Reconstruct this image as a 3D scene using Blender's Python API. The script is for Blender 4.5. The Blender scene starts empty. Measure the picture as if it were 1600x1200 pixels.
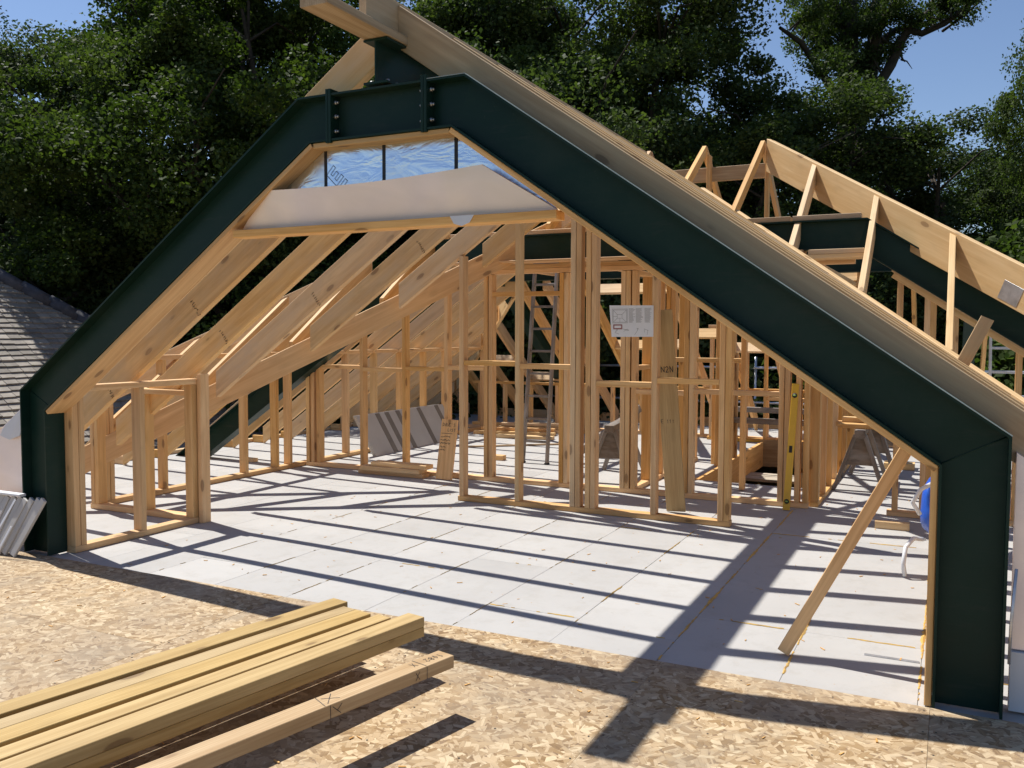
import bpy, math, random
import numpy as np
from mathutils import Vector, Matrix, Euler

# ------------------------------------------------------------------ camera, sky, sun, exposure
sc = bpy.context.scene
col = sc.collection
PI = math.pi
CAM = Vector((2.751, -3.935, 1.531))
def cam_axes(yaw=0.460, pitch=-0.057, roll=0.003):
    f = Vector((-math.sin(yaw)*math.cos(pitch), math.cos(yaw)*math.cos(pitch), math.sin(pitch)))
    r = Vector((math.cos(yaw), math.sin(yaw), 0)); u = r.cross(f)
    return r*math.cos(roll)+u*math.sin(roll), u*math.cos(roll)-r*math.sin(roll), f
cd = bpy.data.cameras.new('camera'); cam = bpy.data.objects.new('camera', cd); col.objects.link(cam)
r_, u_, f_ = cam_axes()
M = Matrix((r_, u_, -f_)).transposed().to_4x4(); M.translation = CAM
cam.matrix_world = M
cd.sensor_width = 36.0; cd.lens = 36.0*1382.9/1600.0
cd.clip_start = 0.05; cd.clip_end = 600
sc.camera = cam
sc.render.resolution_x = 1024; sc.render.resolution_y = 768

SUNK = Vector((0.54, -0.16, -1.0))                      # direction the light travels
w = bpy.data.worlds.new('World'); sc.world = w; w.use_nodes = True
nt = w.node_tree; bg = nt.nodes['Background']
sky = nt.nodes.new('ShaderNodeTexSky'); sky.sky_type = 'NISHITA'; sky.sun_disc = False
sky.sun_elevation = math.atan2(1.0, math.hypot(SUNK.x, SUNK.y))
sky.sun_rotation = math.radians(360) - math.atan2(0.54, 0.16)
sky.air_density = 1.0; sky.dust_density = 0.15; sky.ozone_density = 2.0
tint = nt.nodes.new('ShaderNodeMix'); tint.data_type = 'RGBA'; tint.blend_type = 'MULTIPLY'; tint.inputs[0].default_value = 1.0
tint.inputs[7].default_value = (1.0, 1.0, 1.08, 1)              # even, slightly deeper blue over the whole sky
nt.links.new(sky.outputs[0], tint.inputs[6]); nt.links.new(tint.outputs[2], bg.inputs[0]); bg.inputs[1].default_value = 0.085
sl = bpy.data.lights.new('sun', 'SUN'); sl.energy = 5.0; sl.angle = math.radians(0.53); sl.color = (1.0, 0.965, 0.905)
so = bpy.data.objects.new('sun', sl); col.objects.link(so)
so.rotation_euler = SUNK.to_track_quat('-Z', 'Y').to_euler(); so.location = (-8, 3, 15)
sc.view_settings.view_transform = 'Standard'; sc.view_settings.look = 'None'
sc.view_settings.exposure = 0.35; sc.view_settings.gamma = 1.0; sc.view_settings.use_curve_mapping = False

rnd = random.Random(7)
T = 0.6932                                             # tangent of the roof pitch

# ------------------------------------------------------------------ materials
MATS = {}
class NG:
    def __init__(s, name):
        m = bpy.data.materials.new(name); m.use_nodes = True; s.m = m; s.t = m.node_tree
        s.n = s.t.nodes; s.b = s.n['Principled BSDF']; MATS[name] = m
    def add(s, typ, **k):
        n = s.n.new(typ)
        for a, v in k.items():
            if a.startswith('i_'):
                key = a[2:]; key = int(key) if key.isdigit() else key
                n.inputs[key].default_value = v
            else: setattr(n, a, v)
        return n
    def l(s, a, b): s.t.links.new(a, b)
    def coords(s, kind='Object', offs=True, scale=(1, 1, 1), rot=(0, 0, 0)):
        tc = s.add('ShaderNodeTexCoord'); o = tc.outputs[kind]
        if offs:
            oi = s.add('ShaderNodeObjectInfo')
            mu = s.add('ShaderNodeVectorMath', operation='MULTIPLY'); mu.inputs[1].default_value = (37.1, 61.7, 23.3)
            s.l(oi.outputs['Random'], mu.inputs[0])
            ad = s.add('ShaderNodeVectorMath', operation='ADD'); s.l(o, ad.inputs[0]); s.l(mu.outputs[0], ad.inputs[1]); o = ad.outputs[0]
        mp = s.add('ShaderNodeMapping'); mp.inputs['Scale'].default_value = scale; mp.inputs['Rotation'].default_value = rot
        s.l(o, mp.inputs[0]); return mp.outputs[0]
    def noise(s, vec, scale=1, detail=4, rough=.55, dist=0):
        n = s.add('ShaderNodeTexNoise'); n.inputs['Scale'].default_value = scale; n.inputs['Detail'].default_value = detail
        n.inputs['Roughness'].default_value = rough; n.inputs['Distortion'].default_value = dist
        s.l(vec, n.inputs['Vector']); return n.outputs['Fac']
    def ramp(s, fac, stops, interp='LINEAR'):
        r = s.add('ShaderNodeValToRGB'); r.color_ramp.interpolation = interp
        e = r.color_ramp.elements
        while len(e) < len(stops): e.new(0.5)
        for q, (p, c) in zip(e, stops):
            q.position = p; q.color = (c, c, c, 1) if not isinstance(c, tuple) else (*c, 1)
        s.l(fac, r.inputs[0]); return r.outputs[0]
    def mix(s, fac, a, b, blend='MIX'):
        m = s.add('ShaderNodeMix', data_type='RGBA', blend_type=blend)
        for v, i in ((fac, 0), (a, 6), (b, 7)):
            if hasattr(v, 'is_linked'): s.l(v, m.inputs[i])
            elif i == 0: m.inputs[0].default_value = v
            else: m.inputs[i].default_value = (*v, 1)
        return m.outputs[2]
    def math(s, op, a, b=None, clamp=False):
        m = s.add('ShaderNodeMath', operation=op, use_clamp=clamp)
        for i, v in enumerate((a, b)):
            if v is None: continue
            if hasattr(v, 'is_linked'): s.l(v, m.inputs[i])
            else: m.inputs[i].default_value = v
        return m.outputs[0]
    def rand_val(s, colour, lo, hi, sat=0.0):
        oi = s.add('ShaderNodeObjectInfo'); mr = s.add('ShaderNodeMapRange'); s.l(oi.outputs['Random'], mr.inputs[0])
        mr.inputs['To Min'].default_value = lo; mr.inputs['To Max'].default_value = hi
        hs = s.add('ShaderNodeHueSaturation'); s.l(colour, hs.inputs['Color']); s.l(mr.outputs[0], hs.inputs['Value'])
        if sat:
            wn = s.add('ShaderNodeTexWhiteNoise', noise_dimensions='1D'); s.l(oi.outputs['Random'], wn.inputs['W'])
            m2 = s.add('ShaderNodeMapRange'); s.l(wn.outputs['Value'], m2.inputs[0])
            m2.inputs['To Min'].default_value = 1-sat; m2.inputs['To Max'].default_value = 1+sat; s.l(m2.outputs[0], hs.inputs['Saturation'])
        return hs.outputs[0]
    def bump(s, h, strength=.2, dist=.01):
        b = s.add('ShaderNodeBump'); b.inputs['Strength'].default_value = strength; b.inputs['Distance'].default_value = dist
        s.l(h, b.inputs['Height']); s.l(b.outputs[0], s.b.inputs['Normal'])
    def out(s, colour=None, rough=.6, metal=0, spec=.5):
        if colour is not None:
            if hasattr(colour, 'is_linked'): s.l(colour, s.b.inputs['Base Color'])
            else: s.b.inputs['Base Color'].default_value = (*colour, 1)
        if hasattr(rough, 'is_linked'): s.l(rough, s.b.inputs['Roughness'])
        else: s.b.inputs['Roughness'].default_value = rough
        s.b.inputs['Metallic'].default_value = metal; s.b.inputs['Specular IOR Level'].default_value = spec
        return s.m

def wood(name, light, dark, knot, weather=None, rv=(.86, 1.1), grain=1.0):
    g = NG(name)
    v = g.coords(scale=(1, 1, 1))
    def mp(sv):
        m = g.add('ShaderNodeMapping'); m.inputs['Scale'].default_value = sv; g.l(v, m.inputs[0]); return m.outputs[0]
    a = g.noise(mp((.55, 9, 9)), 2.2, 3, .5, .6)
    b = g.noise(mp((1.5, 55, 55)), 2.0, 3, .6)
    fac = g.math('ADD', g.math('MULTIPLY', a, .65), g.math('MULTIPLY', b, .35))
    c = g.ramp(fac, [(.38, dark), (.60, light)])
    # growth rings as thin darker lines
    wv = g.add('ShaderNodeTexWave', wave_type='BANDS', bands_direction='Y'); wv.inputs['Scale'].default_value = 11; wv.inputs['Distortion'].default_value = 3.5
    wv.inputs['Detail'].default_value = 2; wv.inputs['Detail Scale'].default_value = .6
    g.l(mp((.25, 2.2, 2.6)), wv.inputs['Vector'])
    c = g.mix(g.math('MULTIPLY', g.ramp(wv.outputs['Fac'], [(.45, 0.0), (.95, 1.0)]), .45*grain), c, dark)
    # knots
    vo = g.add('ShaderNodeTexVoronoi', feature='F1'); vo.inputs['Scale'].default_value = 1.0; g.l(mp((3.2, 8.5, 8.5)), vo.inputs['Vector'])
    sp = g.add('ShaderNodeSeparateColor'); g.l(vo.outputs['Color'], sp.inputs[0])
    keep = g.math('LESS_THAN', sp.outputs[0], .50)
    kn = g.math('MULTIPLY', g.ramp(vo.outputs['Distance'], [(.135, 1.0), (.175, 0.0)]), keep)
    c = g.mix(g.math('MULTIPLY', kn, .85), c, knot)
    halo = g.math('MULTIPLY', g.ramp(vo.outputs['Distance'], [(.15, 1.0), (.34, 0.0)]), keep)
    c = g.mix(g.math('MULTIPLY', halo, .40), c, tuple(.8*x for x in dark))
    if weather:
        wn = g.noise(mp((1.3, 4, 4)), 2.0, 4, .65)
        c = g.mix(g.ramp(wn, [(.42, 0.0), (.72, 1.0)]), c, weather)
    sm = g.noise(mp((2.6, 7, 7)), 1.6, 2, .5)
    c = g.mix(g.math('MULTIPLY', g.ramp(sm, [(.58, 0.0), (.76, 1.0)]), .22), c, tuple(.55*x for x in dark))
    c = g.rand_val(c, rv[0], rv[1], .12)
    g.bump(b, .12, .004)
    return g.out(c, .62, 0, .35)

wood('timber', (.80, .51, .23), (.62, .345, .13), (.15, .07, .028))
wood('timber_rafter', (.80, .53, .25), (.65, .385, .16), (.18, .08, .035), weather=(.68, .465, .255))
wood('timber_pale', (.80, .57, .31), (.66, .43, .205), (.2, .10, .045))
wood('timber_weathered_shaded', (.64, .44, .235), (.47, .30, .145), (.12, .07, .035), weather=(.50, .365, .20), rv=(.9, 1.05))  # weathered wood; on the apex lining its dark tone is painted shade
wood('timber_treated', (.52, .37, .165), (.38, .25, .095), (.12, .055, .02), rv=(.90, 1.08), grain=.8)
wood('timber_brown', (.52, .39, .245), (.37, .25, .14), (.16, .085, .05), rv=(.97, 1.03))
wood('timber_grey', (.26, .215, .175), (.16, .13, .105), (.07, .055, .045), weather=(.33, .31, .29), rv=(.8, 1.1))

def plain(name, c, rough=.6, metal=0, spec=.5, var=.12, sc_=6, bump=0, rv=None):
    g = NG(name); v = g.coords(scale=(1, 1, 1)); n = g.noise(v, sc_, 5, .6)
    cc = g.ramp(n, [(.3, tuple(x*(1-var) for x in c)), (.7, tuple(min(1, x*(1+var)) for x in c))])
    if rv: cc = g.rand_val(cc, *rv)
    if bump: g.bump(n, bump, .01)
    return g.out(cc, rough, metal, spec)

def steel_mat():
    g = NG('green_steel'); v = g.coords(offs=True)
    n = g.noise(v, 2.2, 5, .6); n2 = g.noise(v, 24, 3, .6)
    c = g.ramp(n, [(.3, (.006, .025, .0185)), (.72, (.011, .035, .026))])
    mpn = g.noise(g.coords(scale=(1.5, 1.5, 9)), 3, 4, .7)
    c = g.mix(g.math('MULTIPLY', g.ramp(mpn, [(.56, 0.0), (.8, 1.0)]), .5), c, (.036, .044, .038))
    sc1 = g.noise(g.coords(scale=(1, 1, 1)), 34, 5, .75)
    c = g.mix(g.math('MULTIPLY', g.ramp(sc1, [(.66, 0.0), (.74, 1.0)]), .35), c, (.075, .085, .078))
    dst = g.noise(g.coords(scale=(1, 1, 1)), 1.1, 6, .7)
    c = g.mix(g.math('MULTIPLY', g.ramp(dst, [(.50, 0.0), (.75, 1.0)]), .35), c, (.040, .050, .044))
    g.bump(n2, .05, .004)
    return g.out(c, g.ramp(n, [(.3, .34), (.7, .5)]), 0, .18)
steel_mat()
plain('pale_edge', (.34, .40, .38), .45, .2, .5, .2, 8)
plain('galv', (.52, .53, .55), .42, .8, .5, .2, 14)
plain('aluminium', (.62, .63, .65), .38, .85, .5, .12, 10)
plain('bolt', (.42, .42, .42), .4, .9, .5, .2, 30)
plain('ink', (.03, .03, .035), .7)
plain('stamp_ink', (.20, .115, .055), .8)
plain('ink_blue', (.03, .12, .22), .7)
plain('black_tape', (.012, .012, .014), .5)
plain('dark_rubber', (.02, .02, .02), .7)
plain('yellow_paint', (.72, .44, .035), .4, 0, .5, .08, 5)
plain('vial', (.25, .42, .10), .2)
plain('blue_plastic', (.015, .10, .52), .38, 0, .5, .15, 5, .1)
plain('white_plastic', (.72, .73, .75), .4, 0, .5, .06, 5)
plain('red_paint', (.28, .02, .015), .5)
plain('grey_board', (.50, .485, .46), .7, 0, .3, .05, 4, 0, (.95, 1.05))
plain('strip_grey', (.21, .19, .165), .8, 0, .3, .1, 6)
plain('foam_white', (.70, .71, .73), .7, 0, .3, .05, 5)
plain('brick_render', (.42, .38, .33), .85, 0, .3, .12, 3, .2)
plain('scaffold_tube', (.55, .57, .59), .35, .85, .5, .15, 9)
plain('plank_grey', (.42, .36, .28), .8, 0, .3, .25, 5)
plain('hip_tile', (.055, .055, .065), .75, 0, .3, .35, 8, .3, (.8, 1.2))

def floor_mat():
    g = NG('floor_board'); v = g.coords('Object', True)
    tc = g.add('ShaderNodeTexCoord')
    n = g.noise(v, .9, 5, .6); f = g.noise(v, 30, 4, .7); s = g.noise(v, 7, 6, .75)
    c = g.ramp(n, [(.3, (.385, .374, .358)), (.7, (.45, .438, .418))])
    c = g.mix(g.math('MULTIPLY', g.ramp(s, [(.50, 0.0), (.74, 1.0)]), .34), c, (.30, .27, .225))
    c = g.mix(g.math('MULTIPLY', g.ramp(f, [(.69, 0.0), (.74, 1.0)]), .5), c, (.24, .22, .19))
    # saw dust scatter
    vo = g.add('ShaderNodeTexVoronoi', feature='F1'); vo.inputs['Scale'].default_value = 26; g.l(v, vo.inputs['Vector'])
    sp = g.add('ShaderNodeSeparateColor'); g.l(vo.outputs['Color'], sp.inputs[0])
    d = g.math('MULTIPLY', g.math('LESS_THAN', sp.outputs[1], .05), g.ramp(vo.outputs['Distance'], [(.08, 1.0), (.16, 0.0)]))
    c = g.mix(d, c, (.40, .27, .14))
    c = g.rand_val(c, .965, 1.035)
    g.bump(f, .05, .003)
    return g.out(c, .78, 0, .25)
floor_mat()

def osb_mat():
    """overlapping strands: each layer scatters rectangular flakes, one per Voronoi cell, each turned its own way"""
    g = NG('osb_sheet'); base = g.coords('Object', True)
    c = g.ramp(g.noise(base, 26, 3, .6), [(.3, (.16, .10, .055)), (.7, (.30, .20, .115))])
    hgt = None
    for k in range(8):
        m = g.add('ShaderNodeMapping'); m.inputs['Location'].default_value = (3.7*k, 5.3*k, 0); g.l(base, m.inputs[0])
        scl = 12.5+1.5*k
        vo = g.add('ShaderNodeTexVoronoi', feature='F1', voronoi_dimensions='2D'); vo.inputs['Scale'].default_value = scl; vo.inputs['Randomness'].default_value = 1.0
        g.l(m.outputs[0], vo.inputs['Vector'])
        sb_ = g.add('ShaderNodeVectorMath', operation='SUBTRACT'); g.l(m.outputs[0], sb_.inputs[0]); g.l(vo.outputs['Position'], sb_.inputs[1])
        sp = g.add('ShaderNodeSeparateColor'); g.l(vo.outputs['Color'], sp.inputs[0])
        ro = g.add('ShaderNodeVectorRotate', rotation_type='Z_AXIS'); g.l(sb_.outputs[0], ro.inputs['Vector'])
        g.l(g.math('MULTIPLY', g.math('SUBTRACT', sp.outputs[0], .5), 2.6 if k % 3 else 4.4), ro.inputs['Angle'])
        xy = g.add('ShaderNodeSeparateXYZ'); g.l(ro.outputs[0], xy.inputs[0])
        gm = g.add('ShaderNodeMapping'); gm.inputs['Scale'].default_value = (14, 160, 1); g.l(ro.outputs[0], gm.inputs[0])
        gn = g.noise(gm.outputs[0], 1.0, 2, .6)
        ln = g.math('ADD', .028, g.math('MULTIPLY', sp.outputs[1], .040))
        wdt = g.math('ADD', .004, g.math('MULTIPLY', sp.outputs[2], .013))
        wdt = g.math('ADD', wdt, g.math('MULTIPLY', g.math('SUBTRACT', gn, .5), .007))
        inx = g.math('LESS_THAN', g.math('ABSOLUTE', xy.outputs[0]), ln); iny = g.math('LESS_THAN', g.math('ABSOLUTE', xy.outputs[1]), wdt)
        mask = g.math('MULTIPLY', inx, iny)
        val = g.math('ADD', g.math('MULTIPLY', g.math('FRACT', g.math('MULTIPLY', sp.outputs[0], 7.13)), .74), g.math('MULTIPLY', gn, .30))
        fc = g.ramp(val, [(.10, (.17, .10, .045)), (.24, (.31, .20, .095)), (.48, (.42, .30, .17)), (.74, (.51, .38, .23)), (.96, (.66, .54, .35))])
        # thin dark edge under the strand
        edge = g.math('LESS_THAN', g.math('SUBTRACT', wdt, g.math('ABSOLUTE', xy.outputs[1])), .0016)
        fc = g.mix(g.math('MULTIPLY', edge, .45), fc, (.20, .125, .065))
        c = g.mix(mask, c, fc)
        hv = g.math('MULTIPLY', mask, .2+.1*k)
        hgt = hv if hgt is None else g.math('MAXIMUM', hgt, hv)
    big = g.noise(base, .9, 5, .65)
    c = g.mix(g.math('MULTIPLY', g.ramp(big, [(.42, 0.0), (.68, 1.0)]), .55), c, (.27, .22, .17))
    dust = g.noise(base, 3.0, 6, .75)
    c = g.mix(g.math('MULTIPLY', g.ramp(dust, [(.50, 0.0), (.68, 1.0)]), .55), c, (.25, .205, .15))
    pale = g.noise(g.coords('Object', True, (1, 1, 1), (0, 0, 1.1)), 1.7, 5, .7)
    c = g.mix(g.math('MULTIPLY', g.ramp(pale, [(.52, 0.0), (.72, 1.0)]), .35), c, (.60, .49, .33))
    g.bump(hgt, .35, .004)
    return g.out(c, .72, 0, .25)
osb_mat()

def foil_mat(name, tint, rough, scale, strength):
    g = NG(name); v = g.coords('Object', True)
    a = g.noise(v, scale, 3, .5, 1.2); b = g.noise(g.coords('Object', True, (1, 1, 2.2)), scale*2.2, 3, .5, .8)
    h = g.math('ADD', a, g.math('ABSOLUTE', g.math('SUBTRACT', b, .5)))
    g.bump(h, strength, .06)
    c = g.ramp(b, [(.3, tuple(.93*x for x in tint)), (.7, tint)])
    return g.out(c, g.ramp(a, [(.3, rough*.8), (.7, rough*1.3)]), 1.0, .5)
foil_mat('foil_blue', (.76, .83, .92), .25, 2.0, .15)
foil_mat('foil_dull', (.90, .83, .85), .50, 1.3, .03)
def foam_seam():
    g = NG('foam_seam'); n = g.noise(g.coords('Object', True), 9, 4, .7)
    c = g.ramp(n, [(.3, (.36, .23, .10)), (.55, (.58, .37, .10)), (.75, (.68, .44, .12))])
    g.bump(n, .5, .01); return g.out(c, .8, 0, .3)
foam_seam()
def leaf_mat(name, c0, c1, c2):
    g = NG(name); tc = g.add('ShaderNodeTexCoord')
    n = g.noise(tc.outputs['Object'], .55, 4, .6); n2 = g.noise(tc.outputs['Object'], 5.0, 2, .6)
    f = g.math('ADD', g.math('MULTIPLY', n, .55), g.math('MULTIPLY', n2, .45))
    c = g.ramp(f, [(.34, c0), (.5, c1), (.66, c2)])
    c = g.rand_val(c, .82, 1.15, .1)
    g.out(c, .65, 0, .16)
    tr = g.add('ShaderNodeBsdfTranslucent'); br = g.add('ShaderNodeMix', data_type='RGBA', blend_type='MULTIPLY')
    br.inputs[0].default_value = 1; g.l(c, br.inputs[6]); br.inputs[7].default_value = (1.25, 1.5, .55, 1); g.l(br.outputs[2], tr.inputs[0])
    mx = g.add('ShaderNodeMixShader'); mx.inputs[0].default_value = .34
    g.l(g.b.outputs[0], mx.inputs[1]); g.l(tr.outputs[0], mx.inputs[2]); g.l(mx.outputs[0], g.n['Material Output'].inputs[0])
leaf_mat('leaf_oak', (.030, .048, .015), (.056, .084, .023), (.108, .140, .038))
leaf_mat('leaf_ash', (.036, .055, .023), (.066, .092, .038), (.120, .148, .066))
leaf_mat('leaf_pine', (.016, .030, .016), (.026, .045, .022), (.042, .062, .030))
plain('bark', (.055, .045, .035), .9, 0, .2, .4, 5, .6)
plain('meadow', (.045, .060, .022), .95, 0, .2, .4, .6)
def slate_mat():
    g = NG('slate'); v = g.coords('Object', True)
    n = g.noise(v, 6, 5, .7); n2 = g.noise(v, 18, 4, .7)
    c = g.ramp(n, [(.3, (.19, .163, .138)), (.7, (.34, .30, .25))])
    c = g.mix(g.math('MULTIPLY', g.ramp(n2, [(.55, 0.0), (.7, 1.0)]), .6), c, (.19, .19, .10))
    c = g.rand_val(c, .72, 1.3); g.bump(n2, .3, .006); return g.out(c, .7, 0, .4)
slate_mat()

# ------------------------------------------------------------------ object helpers
W = {}
def link(o, parent=None, mw=None):
    col.objects.link(o); mw = mw or Matrix.Identity(4); W[o.name] = mw
    if parent is not None:
        o.parent = parent; o.matrix_parent_inverse = W[parent.name].inverted()
    o.matrix_basis = mw
    return o
def tag(o, label, cat, group=None):
    o['label'] = label; o['category'] = cat
    if group: o['group'] = group
    return o
def thing(name, label, cat, loc=(0, 0, 0), group=None):
    o = bpy.data.objects.new(name, None); o.empty_display_size = .1
    link(o, None, Matrix.Translation(Vector(loc))); return tag(o, label, cat, group)
def struct(o): o['kind'] = 'structure'; return o
def mesh(name, vs, fs, mat, parent=None, mw=None, smooth=False):
    me = bpy.data.meshes.new(name); me.from_pydata([tuple(v) for v in vs], [], fs); me.update()
    me.materials.append(MATS[mat])
    if smooth:
        for p in me.polygons: p.use_smooth = True
    return link(bpy.data.objects.new(name, me), parent, mw)
def frame_matrix(a, x, up=(0, 0, 1)):
    x = Vector(x).normalized(); up = Vector(up)
    y = up.cross(x)
    if y.length < 1e-4: y = Vector((0, 1, 0)).cross(x)
    y.normalize(); z = x.cross(y)
    m = Matrix((x, y, z)).transposed().to_4x4(); m.translation = Vector(a); return m
def oct_prism(L, w, h, c=.003, z0=None, shear=(0, 0)):
    """timber of length L along local x; chamfered long edges; shear = slope of the two end cuts (x per z)"""
    z0 = -h/2 if z0 is None else z0
    c = min(c, w*.2, h*.2)
    pr = [(-w/2+c, z0), (w/2-c, z0), (w/2, z0+c), (w/2, z0+h-c), (w/2-c, z0+h), (-w/2+c, z0+h), (-w/2, z0+h-c), (-w/2, z0+c)]
    vs = [(z*shear[0], y, z) for y, z in pr]+[(L+z*shear[1], y, z) for y, z in pr]
    fs = [tuple(range(7, -1, -1)), tuple(range(8, 16))]+[(i, (i+1) % 8, 8+(i+1) % 8, 8+i) for i in range(8)]
    return vs, fs
def beam(name, a, b, w, h, mat='timber', parent=None, up=(0, 0, 1), c=.003):
    """timber with centre line a-b, width w across, height h along 'up'"""
    a = Vector(a); b = Vector(b); d = b-a
    vs, fs = oct_prism(d.length, w, h, c)
    return mesh(name, vs, fs, mat, parent, frame_matrix(a, d, up))
def rafter(name, a, b, w, d, mat='timber', parent=None):
    """a-b = centre of the bottom edge; both ends cut plumb; d = depth square to the slope"""
    a = Vector(a); b = Vector(b); v = b-a
    th = v.z/math.hypot(v.x, v.y)
    vs, fs = oct_prism(v.length, w, d, .003, 0, (th, th))
    return mesh(name, vs, fs, mat, parent, frame_matrix(a, v))
def box(name, x0, x1, y0, y1, z0, z1, mat, parent=None, c=.003):
    dx, dy, dz = x1-x0, y1-y0, z1-z0; cx, cy, cz = (x0+x1)/2, (y0+y1)/2, (z0+z1)/2
    if dx >= dy and dx >= dz: return beam(name, (x0, cy, cz), (x1, cy, cz), dy, dz, mat, parent, c=c)
    if dy >= dz: return beam(name, (cx, y0, cz), (cx, y1, cz), dx, dz, mat, parent, c=c)
    return beam(name, (cx, cy, z0), (cx, cy, z1), dx, dy, mat, parent, up=(0, 1, 0), c=c)
def tube(name, pts, r, mat, parent=None, n=10, r1=None):
    pts = [Vector(p) for p in pts]; vs = []; fs = []; k = len(pts)
    for i, p in enumerate(pts):
        d = (pts[min(i+1, k-1)]-pts[max(i-1, 0)]).normalized(); a = d.orthogonal().normalized() if i == 0 else (a-d*a.dot(d)).normalized()
        b = d.cross(a); rr = r if r1 is None else r+(r1-r)*i/(k-1)
        for j in range(n): vs.append(p+(a*math.cos(2*PI*j/n)+b*math.sin(2*PI*j/n))*rr)
    for i in range(k-1):
        for j in range(n): fs.append((i*n+j, i*n+(j+1) % n, (i+1)*n+(j+1) % n, (i+1)*n+j))
    fs += [tuple(range(n-1, -1, -1)), tuple(range((k-1)*n, k*n))]
    o = pts[0]
    return mesh(name, [v-o for v in vs], fs, mat, parent, Matrix.Translation(o), smooth=True)
def prism(name, poly, off, mat, parent=None):
    """polygon (3-D points) extruded by the vector off"""
    o = Vector(poly[0]); off = Vector(off); n = len(poly)
    vs = [Vector(p)-o for p in poly]; vs += [v+off for v in vs]
    fs = [tuple(range(n-1, -1, -1)), tuple(range(n, 2*n))]+[(i, (i+1) % n, n+(i+1) % n, n+i) for i in range(n)]
    nrm = (vs[1]-vs[0]).cross(vs[2]-vs[0])
    if nrm.dot(off) < 0: fs = [tuple(reversed(f)) for f in fs]
    return mesh(name, vs, fs, mat, parent, Matrix.Translation(o))
def multi(name, parts, mat, parent=None, origin=(0, 0, 0)):
    """several convex polygons-extrusions joined to one mesh: list of (poly, off)"""
    o = Vector(origin); V = []; F = []
    for poly, off in parts:
        off = Vector(off); n = len(poly); b = len(V)
        vs = [Vector(p)-o for p in poly]; vs += [v+off for v in vs]
        fs = [tuple(range(n-1, -1, -1)), tuple(range(n, 2*n))]+[(i, (i+1) % n, n+(i+1) % n, n+i) for i in range(n)]
        if (vs[1]-vs[0]).cross(vs[2]-vs[0]).dot(off) < 0: fs = [tuple(reversed(f)) for f in fs]
        V += vs; F += [tuple(b+i for i in f) for f in fs]
    return mesh(name, V, F, mat, parent, Matrix.Translation(o))
def strokes(name, origin, ux, uy, lines, wd, mat, parent, lift):
    """pen strokes as thin flat ribbons on a plane; lines in plane coordinates"""
    o = Vector(origin); ux = Vector(ux).normalized(); uy = Vector(uy).normalized(); n = ux.cross(uy)
    V = []; F = []
    for ln in lines:
        for (x0, y0), (x1, y1) in zip(ln[:-1], ln[1:]):
            d = Vector((x1-x0, y1-y0)); L = d.length or 1e-6; d /= L; p = Vector((-d.y, d.x))*wd/2; e = d*wd*.4
            b = len(V)
            for q in ((x0-e.x+p.x, y0-e.y+p.y), (x0-e.x-p.x, y0-e.y-p.y), (x1+e.x-p.x, y1+e.y-p.y), (x1+e.x+p.x, y1+e.y+p.y)):
                V.append(ux*q[0]+uy*q[1]+n*lift)
            F.append((b, b+1, b+2, b+3))
    ob = mesh(name, V, F, mat, parent, Matrix.Translation(o)); ob['kind'] = 'stuff'
    return ob
GLYPH = {'D': [[(0, 0), (0, 1), (.5, .8), (.55, .4), (0, 0)]], 'A': [[(0, 0), (.3, 1), (.6, 0)], [(.1, .4), (.5, .4)]], 'V': [[(0, 1), (.3, 0), (.6, 1)]],
 'E': [[(.5, 1), (0, 1), (0, 0), (.5, 0)], [(0, .5), (.4, .5)]], 'S': [[(.5, .9), (.2, 1), (.05, .75), (.45, .4), (.4, .05), (0, .05)]], 'L': [[(0, 1), (0, 0), (.45, 0)]],
 'I': [[(.2, 0), (.2, 1)]], 'T': [[(0, 1), (.6, 1)], [(.3, 1), (.3, 0)]], 'N': [[(0, 0), (0, 1), (.5, 0), (.5, 1)]], '2': [[(0, .8), (.25, 1), (.5, .75), (0, 0), (.5, 0)]],
 'X': [[(0, 0), (.5, 1)], [(0, 1), (.5, 0)]], 'C': [[(.5, .9), (.15, 1), (0, .5), (.15, 0), (.5, .1)]], "'": [[(.1, 1), (.05, .8)]], '1': [[(.1, .8), (.25, 1), (.25, 0)]],
 '0': [[(.25, 0), (0, .5), (.25, 1), (.5, .5), (.25, 0)]], '8': [[(.25, .5), (0, .75), (.25, 1), (.5, .75), (.25, .5), (0, .25), (.25, 0), (.5, .25), (.25, .5)]],
 'U': [[(0, 1), (0, .2), (.25, 0), (.5, .2), (.5, 1)]], 'F': [[(.5, 1), (0, 1), (0, 0)], [(0, .5), (.4, .5)]], ' ': []}
def write(txt, x, y, h, jit=0):
    out = []
    for ch in txt:
        for ln in GLYPH.get(ch, []):
            out.append([(x+px*h+rnd.uniform(-jit, jit), y+py*h+rnd.uniform(-jit, jit)) for px, py in ln])
        x += h*.78
    return out

# ------------------------------------------------------------------ setting: ground, lower storey, deck and floor
g0 = struct(mesh('ground', [(-160, -120, -3.3), (160, -120, -3.3), (160, 160, -3.3), (-160, 160, -3.3)], [(0, 1, 2, 3)], 'meadow'))
ls = bpy.data.objects.new('lower_storey', None); struct(link(ls))
for (x0, x1, y0, y1) in ((-6.5, 6.5, 10.75, 11.0), (-6.5, -6.25, 0.3, 10.75), (6.25, 6.5, -6.5, 10.75), (-9.0, 6.25, -6.75, -6.5), (-9.0, -8.75, -6.5, 0.05), (-8.75, -6.5, 0.05, .3)):
    box('wall', x0, x1, y0, y1, -3.3, -.26, 'brick_render', ls)
box('beam_bearing', -6.24, 6.24, 0.0, .2, -3.3, -.26, 'brick_render', ls)
fl = bpy.data.objects.new('floor', None); struct(link(fl))
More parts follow.
